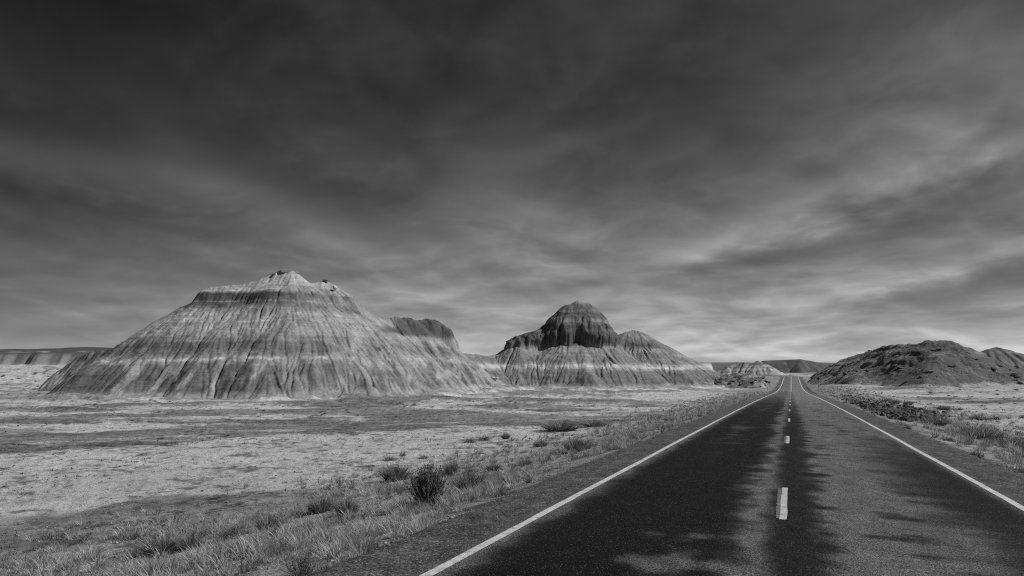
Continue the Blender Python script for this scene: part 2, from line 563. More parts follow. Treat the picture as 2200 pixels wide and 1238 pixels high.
def ground_tone(x, y, z):
    s, t = st_of(x, y)
    tt = t - tcen(s)
    ad = np.abs(tt)
    left = tt < 0
    sand = 0.45
    n1 = fbm(x * .05, y * .09, 4, 41)
    n2 = fbm(x * .35, y * .55, 4, 47)
    n3 = fbm(x * 1.1, y * 1.5, 3, 53)
    tone = sand * (1 + 0.10 * n1 + 0.08 * n2)
    # thin crust flakes and scattered dark lag on the sand
    lag = sstep(0.30, 0.75, n2 * 0.8 + n3 * 0.55 + 0.35 * n1)
    tone = tone * (1 - 0.55 * lag)
    # mounds carry dark gravel
    n4 = fbm(x * .10, y * .45, 5, 59, .62)
    md = mounds(x, y) + 0.30 * n2 + 0.34 * n4
    cap = sstep(0.06, 0.30, md) * sstep(36, 62, y) * sstep(330, 200, y)
    cap = np.where(left, cap * .8, cap * 0.35)
    tone = tone * (1 - cap) + (0.165 * (1 + 0.35 * n3 + 0.2 * n2)) * cap
    # west of the road: near dark gravel flat, sand flat, dark bench
    ya = np.interp(x, LA[0], LA[1]) + 0.5 * n2
    n4 = fbm(x * .10, y * .45, 5, 59, .62)
    yb = np.interp(x, LB[0], LB[1]) + 1.0 * n2 + 2.0 * n4
    yc = np.interp(x, LC[0], LC[1]) + 1.6 * n2 + 2.0 * n4
    g1 = sstep(0.5, -0.5, y - ya) * left * sstep(LA[0][-1] + 6, LA[0][-1] - 6, x)
    tone = tone * (1 - g1) + (0.205 * (1 + 0.40 * n3 + 0.25 * n2 + 0.2 * n1)) * g1
    flat = sstep(-1, 1, y - ya) * sstep(1, -1, y - yb) * left
    pale = sand * 0.98 * (1 + 0.10 * n1) * (1 - 0.62 * sstep(0.28, 0.7, n2 * .75 + n3 * .7))
    tone = tone * (1 - flat) + pale * flat
    g2 = sstep(-1.0, 1.0, y - yb) * sstep(1.5, -1.5, y - yc) * left
    tone = tone * (1 - g2) + 0.14 * (1 + 0.4 * n3 + .3 * n4) * g2
    g3 = sstep(-1.0, 2.0, y - yc) * sstep(16, 3, y - yc + 6 * n1) * left * sstep(0.20, -0.10, n1 + .4 * n2 + .6 * n4 + 0.25 * np.sin(x * .09))
    tone = tone * (1 - g3) + 0.17 * (1 + 0.4 * n3) * g3
    yd = np.interp(x, LD[0], LD[1]) + 2.5 * n4 + 1.5 * n2
    ye = np.interp(x, LE[0], LE[1]) + 2.0 * n4 + .8 * n2
    g4 = sstep(-1.2, 1.2, y - ye) * sstep(1.5, -1.5, y - yd) * left
    tone = tone * (1 - g4) + 0.185 * (1 + 0.35 * n3 + .4 * n4) * g4
    g5 = np.zeros_like(x)
    for (ex, ey, rx, ry) in CAPS:
        q = np.hypot((x - ex) / rx, (y - ey) / ry) + .35 * n4 + .2 * n2
        g5 = np.maximum(g5, sstep(1.05, .80, q))
    tone = tone * (1 - g5) + 0.17 * (1 + 0.35 * n3 + .35 * n4) * g5
    # verge: gravelly soil mixed with thatch
    vg = np.where(left, sstep(17, 11, ad), sstep(15, 10, ad))
    tone = tone * (1 - vg) + (0.26 * (1 + 0.30 * n3 + 0.2 * n2)) * vg
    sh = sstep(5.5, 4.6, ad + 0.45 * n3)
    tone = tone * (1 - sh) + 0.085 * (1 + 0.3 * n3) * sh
    # right-hand plain: bands of gravel
    rb = (~left) * sstep(.05, .35, fbm(x * .02 + 5, y * .085, 3, 77)) * sstep(40, 70, y) * sstep(14, 20, ad)
    tone = tone * (1 - rb) + 0.14 * (1 + .3 * n3) * rb
    # broken ground far left: darker scrub in the hollows of the crust
    fl = sstep(170, 260, y) * left * sstep(-50, -90, x)
    tone = tone * (1 - fl * 0.55 * sstep(.25, .6, fbm(x * .11, y * .05, 4, 61)))
    far = sstep(640, 900, y)
    tone = tone * (1 - far) + 0.10 * far
    return np.clip(tone, 0.02, 0.7)


# polar sheet round the camera's place, fine where it is seen
ang_f = np.radians(np.linspace(-41, 41, 800))
ang_b = np.radians(np.concatenate([np.linspace(41, 319, 120)[1:-1]]))
angs = np.concatenate([ang_f, ang_b])
r1 = 2.6 * np.exp(np.linspace(0, math.log(760 / 2.6), 490))
r2 = 760 * np.exp(np.linspace(0, math.log(9000 / 760), 26))[1:]
rad = np.concatenate([[0.05, 1.2], r1, r2])
AA, RR = np.meshgrid(angs, rad)
GX, GY = RR * np.sin(AA), RR * np.cos(AA)
GZ = ground_z(GX, GY)
GT = ground_tone(GX, GY, GZ)
nr, nc = GX.shape
gi = np.arange(nr * nc, dtype=np.int32).reshape(nr, nc)
gj = np.roll(gi, -1, axis=1)
gf = np.stack([gi[:-1], gj[:-1], gj[1:], gi[1:]], -1).reshape(-1, 4)
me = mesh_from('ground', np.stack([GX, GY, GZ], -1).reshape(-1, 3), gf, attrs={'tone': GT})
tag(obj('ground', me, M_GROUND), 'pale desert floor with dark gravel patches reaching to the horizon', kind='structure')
print('ground', time.time() - T0)


# ------------------------------------------------------------------ buttes and hills
def ridge_height(X, Y, pts, slope, rnd=0.0, w=None):
    """height of straight slopes falling from a ridge polyline; returns height and distance"""
    best = np.full(X.shape, -1e9)
    dist = np.full(X.shape, 1e9)
    zat = np.zeros(X.shape)
    for a, b in zip(pts[:-1], pts[1:]):
        ax, ay, az = a
        bx, by, bz = b
        vx, vy = bx - ax, by - ay
        q = np.clip(((X - ax) * vx + (Y - ay) * vy) / (vx * vx + vy * vy + 1e-9), 0, 1)
        d = np.hypot(X - ax - q * vx, Y - ay - q * vy)
        zr = az + q * (bz - az)
        de = np.sqrt(d * d + rnd * rnd) - rnd if rnd else d
        h = zr - slope * de
        u = h > best
        best = np.where(u, h, best)
        c = d < dist
        dist = np.where(c, d, dist)
        zat = np.where(c, zr, zat)
    return best, dist, zat


def erode(h, dx, rng, iters=8, npart=40000, steps=160, k=0.05, mask=None, cap=6.0, soft=0.12):
    ny, nx = h.shape
    for it in range(iters):
        gy, gx = np.gradient(h, dx)
        sl = np.hypot(gx, gy) + 1e-6
        ux, uy = gx / sl, gy / sl
        if mask is not None:
            c = np.flatnonzero(mask.ravel())
            c = c[rng.integers(0, len(c), npart)]
            px = (c % nx) + rng.random(npart)
            py = (c // nx) + rng.random(npart)
        else:
            px = rng.random(npart) * (nx - 1)
            py = rng.random(npart) * (ny - 1)
        A = np.zeros(nx * ny)
        vx = np.zeros(npart)
        vy = np.zeros(npart)
        for st in range(steps):
            ix = px.astype(np.int32)
            iy = py.astype(np.int32)
            f = iy * nx + ix
            A += np.bincount(f, minlength=nx * ny)
            vx = 0.35 * vx - ux.ravel()[f]
            vy = 0.35 * vy - uy.ravel()[f]
            q = 1.0 / (np.hypot(vx, vy) + 1e-6)
            vx *= q
            vy *= q
            px = px + vx
            py = py + vy
            ok = (px > 1) & (px < nx - 2) & (py > 1) & (py < ny - 2) & (sl.ravel()[f] > 0.12)
            if st % 16 == 15 or True:
                px, py, vx, vy = px[ok], py[ok], vx[ok], vy[ok]
            if len(px) < 50:
                break
        A = A.reshape(ny, nx)
        A = blur(A) / (npart / max(1, (mask.sum() if mask is not None else nx * ny)))
        cut = np.minimum(np.sqrt(A) * 0.18, cap) * np.minimum(sl, 1.2)
        h = h - k * cut
        h = h * (1 - soft) + blur(h) * soft
    return h


def rills(h, dx, rng, L=26, pre=1, smooth=6):
    """noise smeared along the fall line: fine parallel rills; unit variance"""
    S = h
    for _ in range(smooth):
        S = blur(S)
    gy, gx = np.gradient(S, dx)
    g = np.hypot(gx, gy) + 1e-6
    ux, uy = (gx / g).ravel(), (gy / g).ravel()
    ny, nx = h.shape
    nz = rng.normal(size=h.shape)
    for _ in range(pre):
        nz = blur(nz)
    nz = nz.ravel()
    X, Y = np.meshgrid(np.arange(nx, dtype=float), np.arange(ny, dtype=float))
    acc = nz.copy()
    for sg in (1.0, -1.0):
        px, py = X.ravel().copy(), Y.ravel().copy()
        f = np.arange(nx * ny)
        for k in range(L):
            px = np.clip(px + sg * ux[f], 0, nx - 1)
            py = np.clip(py + sg * uy[f], 0, ny - 1)
            f = (py + .5).astype(np.int32) * nx + (px + .5).astype(np.int32)
            f = np.minimum(f, nx * ny - 1)
            acc += nz[f] * (1 - k / L)
    acc = acc.reshape(ny, nx)
    return acc / acc.std()


def hill(name, x0, x1, y0, y1, dx, fn, tone_fn, mat, label, er=None, seed=1, push=None, low=1.2, rl=None):
    nx, ny = int((x1 - x0) / dx) + 1, int((y1 - y0) / dx) + 1
    X, Y = np.meshgrid(np.linspace(x0, x1, nx), np.linspace(y0, y1, ny))
    H = fn(X, Y)
    G = ground_z(X, Y)
    if er:
        rng = np.random.default_rng(seed)
        H0 = H
        m = H > G + 0.6
        if rl:
            H = H + sstep(0, 3, H - G) * (rl[0] * rills(H, dx, rng, rl[2], 1) + rl[1] * rills(H, dx, rng, rl[2], 5))
        H = erode(H, dx, rng, mask=m, **er)
        if rl:
            r = rills(H, dx, rng, rl[2], 2, 10)
            r0 = rills(H, dx, rng, rl[2], 0, 10)
            gate = 0.6 + 0.6 * fbm(X * .07, Y * .07, 3, 990)
            H = H - rl[3] * (np.maximum(r - .45, 0) + .4 * np.maximum(r0 - .5, 0)) * np.clip(gate, .25, 1.3) * sstep(0.0, 2.5, H - G) * (1 if len(rl) < 5 else .25 + .75 * sstep(rl[4] + 1.5, rl[4] - 1.5, H))
        # the foot runs out on the plain
        H = np.where(H0 > G - 1.0, H, H0)
    Tn = tone_fn(X, Y, H, G)
    Tn = np.array(Tn, float)
    if name == 'butte':      # washed clay and plain gravel mingle along the foot
        e = H - G + 0.45 * fbm(X * .45, Y * .45, 3, 995)
        m = (e < 1.3) & (H > G - 1.5)
        w = sstep(0.1, 1.3, e[m])
        Tn[m] = Tn[m] * w + ground_tone(X[m], Y[m], G[m]) * (1 - w)
    VX, VY = X, Y
    if push is not None:
        VX, VY = push(X, Y, H, dx)
    keep = H > G - low
    kf = keep[:-1, :-1] | keep[1:, :-1] | keep[:-1, 1:] | keep[1:, 1:]
    f = grid_faces(ny, nx, kf)
    v = np.stack([VX, VY, H], -1).reshape(-1, 3)
    v, f, at = compact(v, f, {'tone': Tn})
    o = obj(name, mesh_from(name, v, f, attrs=at), mat)
    tag(o, label, kind='structure')
    print(name, len(f), round(time.time() - T0, 1))
    return o, (X, Y, H)


def bands(z, table):
    zs = np.array([a for a, b in table])
    ts = np.array([b for a, b in table])
    return np.interp(z, zs, ts)


def p3(lst):
    return [un(*q) for q in lst]


# --- the large butte
R1 = p3([(446, 628, 167), (452, 620, 168), (490, 616, 170), (530, 611, 172), (565, 598, 173), (597, 586, 174), (630, 583, 175), (641, 596, 176), (655, 606, 177), (675, 609, 179), (694, 604, 180), (714, 609, 182),
         (738, 626, 184), (770, 655, 186), (800, 677, 190), (822, 683, 193)])
R1b = p3([(822, 683, 193), (848, 676, 197), (860, 680, 199), (874, 676, 201), (892, 690, 204)])
R1c = p3([(898, 690, 205), (915, 686, 207), (935, 690, 209), (950, 704, 211)])
R1d = p3([(892, 690, 204), (945, 722, 211), (966, 742, 214), (985, 757, 218)])
R1e = p3([(452, 621, 168), (560, 660, 152)])


def butte1(X, Y):
    wx = X + 0.5 * vnoise(X * .11, Y * .11, 3) + 0.25 * vnoise(X * .4, Y * .4, 4)
    wy = Y + 1.2 * vnoise(X * .11 + 9, Y * .11, 5) + 0.4 * vnoise(X * .4, Y * .4 + 5, 6)
    h, d, _ = ridge_height(wx, wy, R1, 0.765, 0.25)
    hb, _, _ = ridge_height(wx, wy, R1b, 0.86, 0.5)
    hd, _, _ = ridge_height(wx, wy, R1d, 0.84, 1.0)
    h = smax(h, hb, 1.0)
    h = smax(h, hd, 1.6)
    # radial spurs that grow towards the foot
    u = fbm(X * .13, Y * .05, 3, 71)
    h = h + 0.7 * u * sstep(26, 2, h) + 1.2 * vnoise(X * .09, Y * .06, 73) * sstep(9, 0, h)
    # aprons of washed clay at the foot
    w = sstep(8, 0, -(h + 3.2) / .76)
    ap = -6.5 + (3.6 + 0.9 * fbm(X * .08, Y * .10, 3, 75)) * w
    h = smax(h, ap, 0.8)
    # a firm ledge under the pale top
    h = h + 0.7 * np.tanh((h - 20.9) * 1.6) * sstep(17.5, 20.9, h) * sstep(25.5, 22, h)
    # rounded dark knob on the eastern shoulder
    k, kd, kz = ridge_height(wx, wy, R1c, 0.0)
    wk = 4.6 + 0.9 * vnoise(X * .35, Y * .35, 15)
    knob = kz - 2.6 * (np.clip(kd / wk, 0, 1)) ** 2.4 - 6.0 * np.maximum(kd - wk, 0)
    knob = knob + .45 * vnoise(X * .7, Y * .7, 16) + .25 * vnoise(X * 1.7, Y * 1.7, 17)
    h = np.maximum(h, knob)
    h = h + 0.13 * vnoise(X * .95, Y * .95, 18) + 0.05 * vnoise(X * 2.1, Y * 2.1, 19)
    return h


B1 = [(-6, .28), (-2.4, .24), (-1.4, .125), (2.0, .12), (3.6, .14), (4.5, .20), (4.85, .27), (5.05, .40), (5.35, .40), (5.6, .25), (6.4, .17), (7.3, .13), (9.0, .125), (9.6, .19),
      (10.2, .16), (10.8, .23), (13.0, .27), (14.0, .25), (15.0, .30), (16.8, .29), (18.0, .21), (19.0, .125), (19.85, .10), (20.0, .19), (20.15, .20), (20.3, .10), (21.0, .085), (22.2, .085), (22.7, .22),
      (23.2, .31), (24.2, .29), (25, .33), (40, .34)]


def tone1(X, Y, H, G):
    zz = H + 0.35 * fbm(X * .08, Y * .08, 3, 101) + 0.25 * vnoise(X * .5, Y * .5, 103) - 0.012 * (X + 60)
    t = bands(zz, B1)
    # thin beds
    t = t * (1 + .22 * vnoise(zz * 2.3, X * .03, 121) + .16 * vnoise(zz * 5.5, X * .06, 122))
    # the white bed is broken and partly buried
    wb = sstep(4.6, 4.95, zz) * sstep(5.9, 5.5, zz) * sstep(.25, -.15, vnoise(X * .22, Y * .08, 125) + .6 * vnoise(X * .9, Y * .3, 126))
    t = t * (1 - .75 * wb) + .19 * .75 * wb
    # talus streaks wash the layers into each other on the eastern side
    # the dark upper beds are buried under pale wash east of the summit
    w2 = sstep(-61, -50, X + 3 * vnoise(X * .2, Y * .2, 106)) * sstep(17.5, 19.5, H) * sstep(-.5, .2, vnoise(X * .3, Y * .1, 108) + .2)
    t = t * (1 - .55 * w2) + .24 * .55 * w2
    wash = sstep(-62, -34, X) * sstep(-0.2, 0.5, vnoise(X * .35 + .2 * Y, Y * .03, 105) + 0.25)
    t = t * (1 - .75 * wash) + .225 * wash
    # paler mudflow tongues across the dark foot
    tong = sstep(.2, .5, fbm(X * .22, Y * .06, 3, 107)) * sstep(5.5, 4.0, zz)
    t = t * (1 - .8 * tong) + .25 * tong
    blot = fbm(X * .25, Y * .25, 4, 111)
    t = t * (1 + 0.28 * blot)
    t = np.clip(t, .05, .6)
    t = .21 * (t / .21) ** 1.15 * .86
    knob = sstep(-36, -33, X) * sstep(12.2, 13.6, H)
    t = t * (1 - knob) + 0.085 * (1 + .3 * blot) * knob
    return np.clip(t, .04, .6)


hill('butte', -108, 14, 116, 228, 0.2, butte1, tone1, M_BUTTE, 'large pale banded butte with fluted slopes and flat cap rocks',
     er=dict(iters=7, npart=70000, steps=250, k=0.015, soft=0.02), seed=4, rl=(.06, .06, 34, .50))

# --- the cone-shaped butte with the dark overhanging cap
C2 = p3([(1116, 724, 240), (1150, 709, 242), (1185, 700, 244)])
C2t = p3([(1222, 653, 246), (1236, 646.5, 246.5), (1246, 646.5, 247), (1256, 649.5, 247)])
R2s = p3([(960, 752, 219), (1000, 760, 226), (1040, 764, 233), (1100, 764, 240)])
R2h = p3([(1350, 713, 272), (1360, 710, 274), (1378, 718, 277), (1412, 740, 279), (1452, 757, 281), (1500, 787, 283), (1540, 806, 285)])
R2f = p3([(1250, 742, 238), (1256, 760, 230), (1262, 800, 216)])


def butte2(X, Y):
    wx = X + 0.8 * vnoise(X * .1, Y * .1, 203) + 0.3 * vnoise(X * .45, Y * .45, 204)
    wy = Y + 1.5 * vnoise(X * .1 + 9, Y * .1, 205) + 0.4 * vnoise(X * .45, Y * .45 + 5, 206)
    nz = 1.1 * vnoise(X * .22, Y * .22, 208) + 0.8 * vnoise(X * .55, Y * .55, 209)
    _, d1, z1 = ridge_height(wx, wy, C2, 0.0)
    _, d2, z2 = ridge_height(wx, wy, C2t, 0.0)
    w1 = 5.5 + 1.3 * nz + .5 * vnoise(X * 1.1, Y * 1.1, 217)
    front = sstep(249, 243, Y)
    w2 = 12.3 + 1.1 * nz + .5 * vnoise(X * 1.1, Y * 1.1, 213) - front * (3.6 * np.exp(-((X - 23.5) / 2.6) ** 2) + 2.0 * np.exp(-((X - 17.3) / 1.2) ** 2) + 1.6 * np.exp(-((X - 14.0) / .9) ** 2) - 1.4 * np.exp(-((X - 30.5) / 2.6) ** 2))
    cap1 = z1 - 2.8 * np.clip(d1 / w1, 0, 1.0) ** 2.6 - 5.0 * np.maximum(d1 - w1, 0)
    soft = sstep(33, 39, X)
    dd = np.sqrt(d2 * d2 + 10.0) - 3.16
    dd = dd + sstep(2, 6, dd) * (.35 * vnoise(X * .9, Y * .9, 214) + .5 * vnoise(X * .3, Y * .3, 215))
    cap2 = z2 - (z2 - 16.2) * (np.maximum(dd, 0) / 9.9) ** 1.12 - (5.5 - 4.6 * soft) * np.maximum(d2 - w2, 0)
    for zl in (18.6, 21.4, 15.0):
        for cp in (cap1, cap2):
            q = cp - zl - .4 * vnoise(X * .15, Y * .15, 216)
            cp += .42 * np.tanh(q * 3.0) * np.exp(-(q / 1.2) ** 2)
    tal1 = 11.8 - 0.66 * np.maximum(d1 - 4.6, 0)
    tal2 = 13.0 - 0.68 * np.maximum(d2 - 11.2, 0)
    tal = smax(tal1, tal2, 1.5)
    sd, _, _ = ridge_height(wx, wy, R2s, 0.62, 1.5)
    sf, _, _ = ridge_height(wx, wy, R2f, 0.72, 1.0)
    tal = smax(tal, sd, 1.5)
    tal = smax(tal, sf, 2.0)
    hh, _, _ = ridge_height(wx, wy, R2h, 0.60, 2.5)
    h = np.maximum(np.maximum(tal, cap1), cap2)
    h = smax(h, hh, 0.3 + 2.6 * sstep(15.5, 9, np.maximum(h, hh)))
    u = fbm(X * .12, Y * .05, 3, 271)
    h = h + 0.9 * u * sstep(14, 1, h) + 1.2 * vnoise(X * .08, Y * .06, 273) * sstep(8, 0, h)
    w = sstep(15, 0, -(h + 3.2) / .7)
    ap = -6.0 + (3.9 + 0.8 * fbm(X * .08, Y * .10, 3, 275)) * w
    h = smax(h, ap, 0.8)
    h = h + 0.13 * vnoise(X * .8, Y * .8, 218) + 0.05 * vnoise(X * 1.9, Y * 1.9, 219)
    return h


B2 = [(-6, .30), (-2.2, .26), (-1.4, .15), (0, .15), (2.6, .16), (3.4, .25), (3.9, .38), (4.8, .38), (5.3, .24), (6.2, .17), (9.5, .20), (11.5, .23), (12.2, .14), (12.9, .085), (16.5, .08), (17.5, .115),
      (18.6, .08), (20.3, .11), (20.8, .20), (21.6, .20), (22.2, .10), (24, .085), (25.2, .15), (25.8, .10), (27.2, .12), (28.2, .20), (40, .2)]


def tone2(X, Y, H, G):
    zz = H + 0.45 * fbm(X * .08, Y * .08, 3, 301) + 0.22 * vnoise(X * .5, Y * .5, 303)
    back = sstep(258, 264, Y + 0.12 * (X - 60))
    zz2 = np.where(back > .5, zz + 0.0, zz)
    t = bands(zz2, B2)
    t = t * (1 + .2 * vnoise(zz * 2.3, X * .03, 321) + .15 * vnoise(zz * 5.5, X * .06, 322))
    bt = np.interp(zz, [0, 2.5, 3.6, 4.8, 6, 9, 12, 15.5, 17, 19], [.19, .2, .36, .33, .22, .25, .17, .15, .22, .2])
    t = t * (1 - back) + bt * back
    blot = fbm(X * .25, Y * .25, 4, 311)
    t = t * (1 + 0.26 * blot)
    return np.clip(t, .04, .6)


def push2(X, Y, H, dx):
    """the cap rock leans out over its foot"""
    S = H
    for _ in range(10):
        S = blur(S)
    gy, gx = np.gradient(S, dx)
    g = np.hypot(gx, gy) + 1e-3
    amt = (0.9 + 0.8 * vnoise(X * .16, Y * .16, 231)) * sstep(39, 33, X) * sstep(12.6, 14.2, H) * sstep(18.5, 15.0, H) * sstep(.8, 1.8, g) * sstep(258, 250, Y)
    return X - gx / g * amt, Y - gy / g * amt


hill('butte', -26, 95, 188, 300, 0.25, butte2, tone2, M_BUTTE, 'cone-shaped butte with dark overhanging cap and white band',
     er=dict(iters=7, npart=50000, steps=180, k=0.015, soft=0.02), seed=7, rl=(.06, .06, 26, .50, 13.5), push=push2)

# --- dark fluted spur behind the large butte on the left
R3 = p3([(345, 716, 196), (292, 720, 198), (258, 743, 201), (232, 754, 205), (205, 757, 208), (170, 768, 211), (142, 786, 213)])


def spur(X, Y):
    wx = X + 1.0 * vnoise(X * .3, Y * .3, 403)
    h, d, z = ridge_height(wx, Y, R3, 1.15, 0.8)
    h2, _, _ = ridge_height(wx, Y, [(a, b, c - 4.5) for a, b, c in R3[:4]], 0.75, 1.0)
    return np.maximum(h, h2) + 0.3 * ridged(X * .5, Y * .2, 2, 411)


hill('ridge', -185, -92, 168, 236, 0.33, spur,
     lambda X, Y, H, G: np.clip(np.interp(H, [-4, 2.0, 4.5, 9, 12, 13], [.30, .28, .14, .10, .13, .24]) * (1 + .4 * fbm(X * .4, Y * .2, 3, 421)), .04, .5),
     M_BUTTE, 'dark fluted spur behind the left end of the large butte', er=dict(iters=6, npart=20000, steps=60, k=0.05), seed=9, rl=(.08, .15, 16, .15))


# --- long escarpment far left
def scarp(X, Y):
    edge = 655 + 16 * fbm(X * .018, Y * 0 + 3.3, 3, 501) + 4 * fbm(X * .06, Y * 0 + 1.7, 4, 503, .6) - 0.03 * (X + 480)
    d = Y - edge
    base = 10.0 + 0.0 * X
    cliff = base + 12.5 * sstep(-7, 5, d)
    top = cliff + np.clip(d - 5, 0, 400) * 0.052 + 0.8 * fbm(X * .03, Y * .02, 3, 507) * sstep(5, 40, d)
    top = top + 3.0 * np.exp(-(((X + 590) / 55) ** 2)) * sstep(100, 260, d)
    top = np.where(d > 262, top - (d - 262) * .35, top)
    return top - 9 * sstep(-8, -16, d)


def scarp_tone(X, Y, H, G):
    t = np.interp(H + 1.2 * fbm(X * .03, Y * .03, 3, 511), [9, 13, 19.5, 21.0, 22.5, 60], [.26, .18, .165, .13, .07, .06])
    t = t * (1 + .28 * vnoise(X * .12, Y * .02, 513) * (H < 21))
    pt = sstep(.35, .6, fbm(X * .02, Y * .04, 3, 517)) * sstep(22, 24, H) * sstep(32, 26, H)
    return np.clip(t * (1 - pt) + .26 * pt, .04, .5)


hill('mesa', -900, -330, 630, 990, 1.9, scarp, scarp_tone, M_BUTTE, 'long low mesa with dark top and pale fluted cliff', low=6)

# --- pale badland knolls and dark mesa at the far end of the road
R5 = [p3([(1556, 792, 452), (1574, 784, 450), (1590, 792, 448)]), p3([(1592, 784, 446), (1599, 780, 445), (1610, 790, 440)]),
      p3([(1615, 782, 444), (1630, 777, 440), (1642, 783, 436), (1662, 798, 425)])]


def knolls(X, Y):
    h = None
    for r in R5:
        a, _, _ = ridge_height(X + .8 * vnoise(X * .2, Y * .2, 601), Y, r, 0.62, 2.0)
        h = a if h is None else smax(h, a, .8)
    return h + 0.35 * ridged(X * .22, Y * .1, 2, 603)


hill('hill', 115, 220, 385, 485, 0.5, knolls,
     lambda X, Y, H, G: np.clip((.34 - .12 * sstep(.2, .8, np.sin(H * 2.4 + 1.5 * vnoise(X * .1, Y * .1, 611)))) * (1 + .25 * fbm(X * .2, Y * .2, 3, 613)) * np.where(H > 7.2 + vnoise(X * .2, Y * .2, 617), .6, 1), .05, .5),
     M_BUTTE, 'cluster of small pale badland knolls beyond the end of the road', er=dict(iters=6, npart=12000, steps=60, k=0.10), seed=12, rl=(.1, .15, 10, .12), low=4)

R6 = p3([(1642, 775, 640), (1690, 773, 640), (1715, 772, 645), (1740, 777, 655), (1775, 788, 670)])


def darkmesa(X, Y):
    h, d, z = ridge_height(X + 5 * vnoise(X * .03, Y * .03, 701), Y + 4 * vnoise(X * .05, Y * .02, 702), R6, 0.5, 6.0)
    cap = z + 0 * d
    r1, _, _ = ridge_height(X, Y, p3([(1715, 774, 640), (1722, 800, 590)]), 0.55, 2)
    h = smax(h, r1, 2.0)
    return np.minimum(h, cap)


hill('mesa', 200, 370, 545, 740, 0.9, darkmesa,
     lambda X, Y, H, G: np.clip(.075 + .17 * sstep(.2, .6, fbm(X * .12, Y * .02, 3, 711)) * sstep(13.5, 11, H) + .03 * fbm(X * .1, Y * .1, 3, 712), .03, .5),
     M_BUTTE, 'dark flat-topped mesa at the far end of the road', er=dict(iters=7, npart=12000, steps=60, k=0.25), seed=13, low=8)


def plateau(X, Y):
    return 22 + (Y - 1250) * .02 + 3 * fbm(X * .004, Y * .004, 3, 801) - 30 * sstep(1260, 1225, Y)


hill('mesa', 380, 860, 1220, 1500, 9.0, plateau, lambda X, Y, H, G: .13 + .05 * fbm(X * .02, Y * .05, 3, 811), M_BUTTE,
     'faint low plateau on the horizon right of the road', low=40)

# --- rubble mound in the road cut, left of the road
R7 = p3([(1548, 806, 262), (1585, 803, 255), (1612, 806, 247), (1640, 810, 240), (1664, 818, 236)])


def mound(X, Y):
    h, d, z = ridge_height(X + 1.2 * vnoise(X * .2, Y * .2, 821), Y + 1.2 * vnoise(X * .2, Y * .2 + 4, 822), R7, 0.30, 2.0)
    s, t = st_of(X, Y)
    h = h - 1.2 * np.maximum(t + 9.5, 0)
    return h + 0.55 * fbm(X * .35, Y * .35, 4, 825)


_, MOUND = hill('hill', 55, 115, 190, 300, 0.4, mound,
                lambda X, Y, H, G: np.clip(.15 * (1 + .6 * fbm(X * .3, Y * .3, 4, 831)) + .14 * sstep(.2, .5, fbm(X * .12, Y * .12, 3, 835)), .04, .4),
                M_ROCKY, 'low dark rubble mound left of the road below the knolls', low=1.5)

# --- rocky hill right of the road, and the higher one behind it
R8 = p3([(1788, 790, 325), (1808, 777, 300), (1845, 762, 258), (1885, 752, 224), (1928, 743, 200), (1962, 739, 189), (1988, 732, 185), (2034, 732, 183),
         (2052, 741, 183), (2078, 752, 184), (2130, 772, 188), (2220, 800, 195)])
R8b = p3([(2012, 742, 183), (2000, 800, 160)])
R8c = p3([(2110, 775, 187), (2135, 812, 165)])


def righthill(X, Y):
    wx = X + 1.6 * vnoise(X * .12, Y * .12, 901)
    wy = Y + 1.6 * vnoise(X * .12 + 7, Y * .12, 902)
    h, d, z = ridge_height(wx, wy, R8, 0.60, 1.2)
    h2, _, _ = ridge_height(wx, wy, R8b, 0.50, 2.0)
    h3, _, _ = ridge_height(wx, wy, R8c, 0.50, 2.0)
    h = smax(smax(h, h2, 1.2), h3, 1.2)
    n = fbm(X * .16, Y * .16, 4, 911)
    h = h + 0.5 * n
    # broken ledges of harder rock
    for zl, a in ((9.8, 1.0), (7.6, .7), (4.9, 1.1), (12.0, .6)):
        zz = zl + 0.5 * vnoise(X * .1, Y * .1, 915)
        on = sstep(-.1, .35, vnoise(X * .09, Y * .09, int(zl * 10)))
        h = h + a * .5 * on * np.tanh((h - zz) * 3.0) * np.exp(-((h - zz) / 1.1) ** 2)
    q = fbm(X * .22 + .25 * vnoise(X * .9, Y * .9, 927), Y * .30, 3, 921) * 4.0
    h = h + 0.55 * (np.floor(q) + sstep(.75, 1.0, q - np.floor(q)) - q * .8) * .5 * sstep(0.3, 2.5, h)
    h = h + 0.30 * np.maximum(fbm(X * .7, Y * .7, 3, 925), 0) * sstep(0.3, 2, h)
    s, t = st_of(X, Y)
    h = h - 0.6 * np.maximum(6.5 + vnoise(X * .3, Y * .3, 923) - t, 0) - 0.12 * np.maximum(14.0 - t, 0)
    return h


def right_tone(X, Y, H, G):
    n = fbm(X * .2, Y * .2, 4, 931)
    t = .112 + .03 * n
    up = sstep(6.0, 8.5, H + n) * sstep(-.2, .3, vnoise(X * .08, Y * .08, 933))
    t = t + .07 * up
    foot = sstep(1.0, .2, H - G + .5 * n)
    t = t * (1 - foot) + .30 * foot
    lf = sstep(30, 13, st_of(X, Y)[1] + 2.0 * n)  # roadside end painted paler, standing in for sunlight on that slope
    t = t * (1 - .75 * lf) + (.26 + .07 * n) * .75 * lf
    return np.clip(t, .04, .45)


_, RHILL = hill('hill', 84, 190, 126, 352, 0.30, righthill, right_tone, M_ROCKY, 'dark rocky hill with broken ledges right of the road',
                er=dict(iters=4, npart=20000, steps=110, k=0.035), seed=17)

R9 = p3([(2050, 750, 262), (2085, 750, 262), (2112, 757, 263), (2128, 748, 264), (2142, 744, 265), (2158, 748, 266), (2172, 755, 267), (2205, 760, 268), (2300, 775, 272)])


def backhill(X, Y):
    h, d, z = ridge_height(X + 1.5 * vnoise(X * .1, Y * .1, 951), Y, R9, 0.60, 1.5)
    return h + 0.5 * fbm(X * .12, Y * .05, 3, 953)


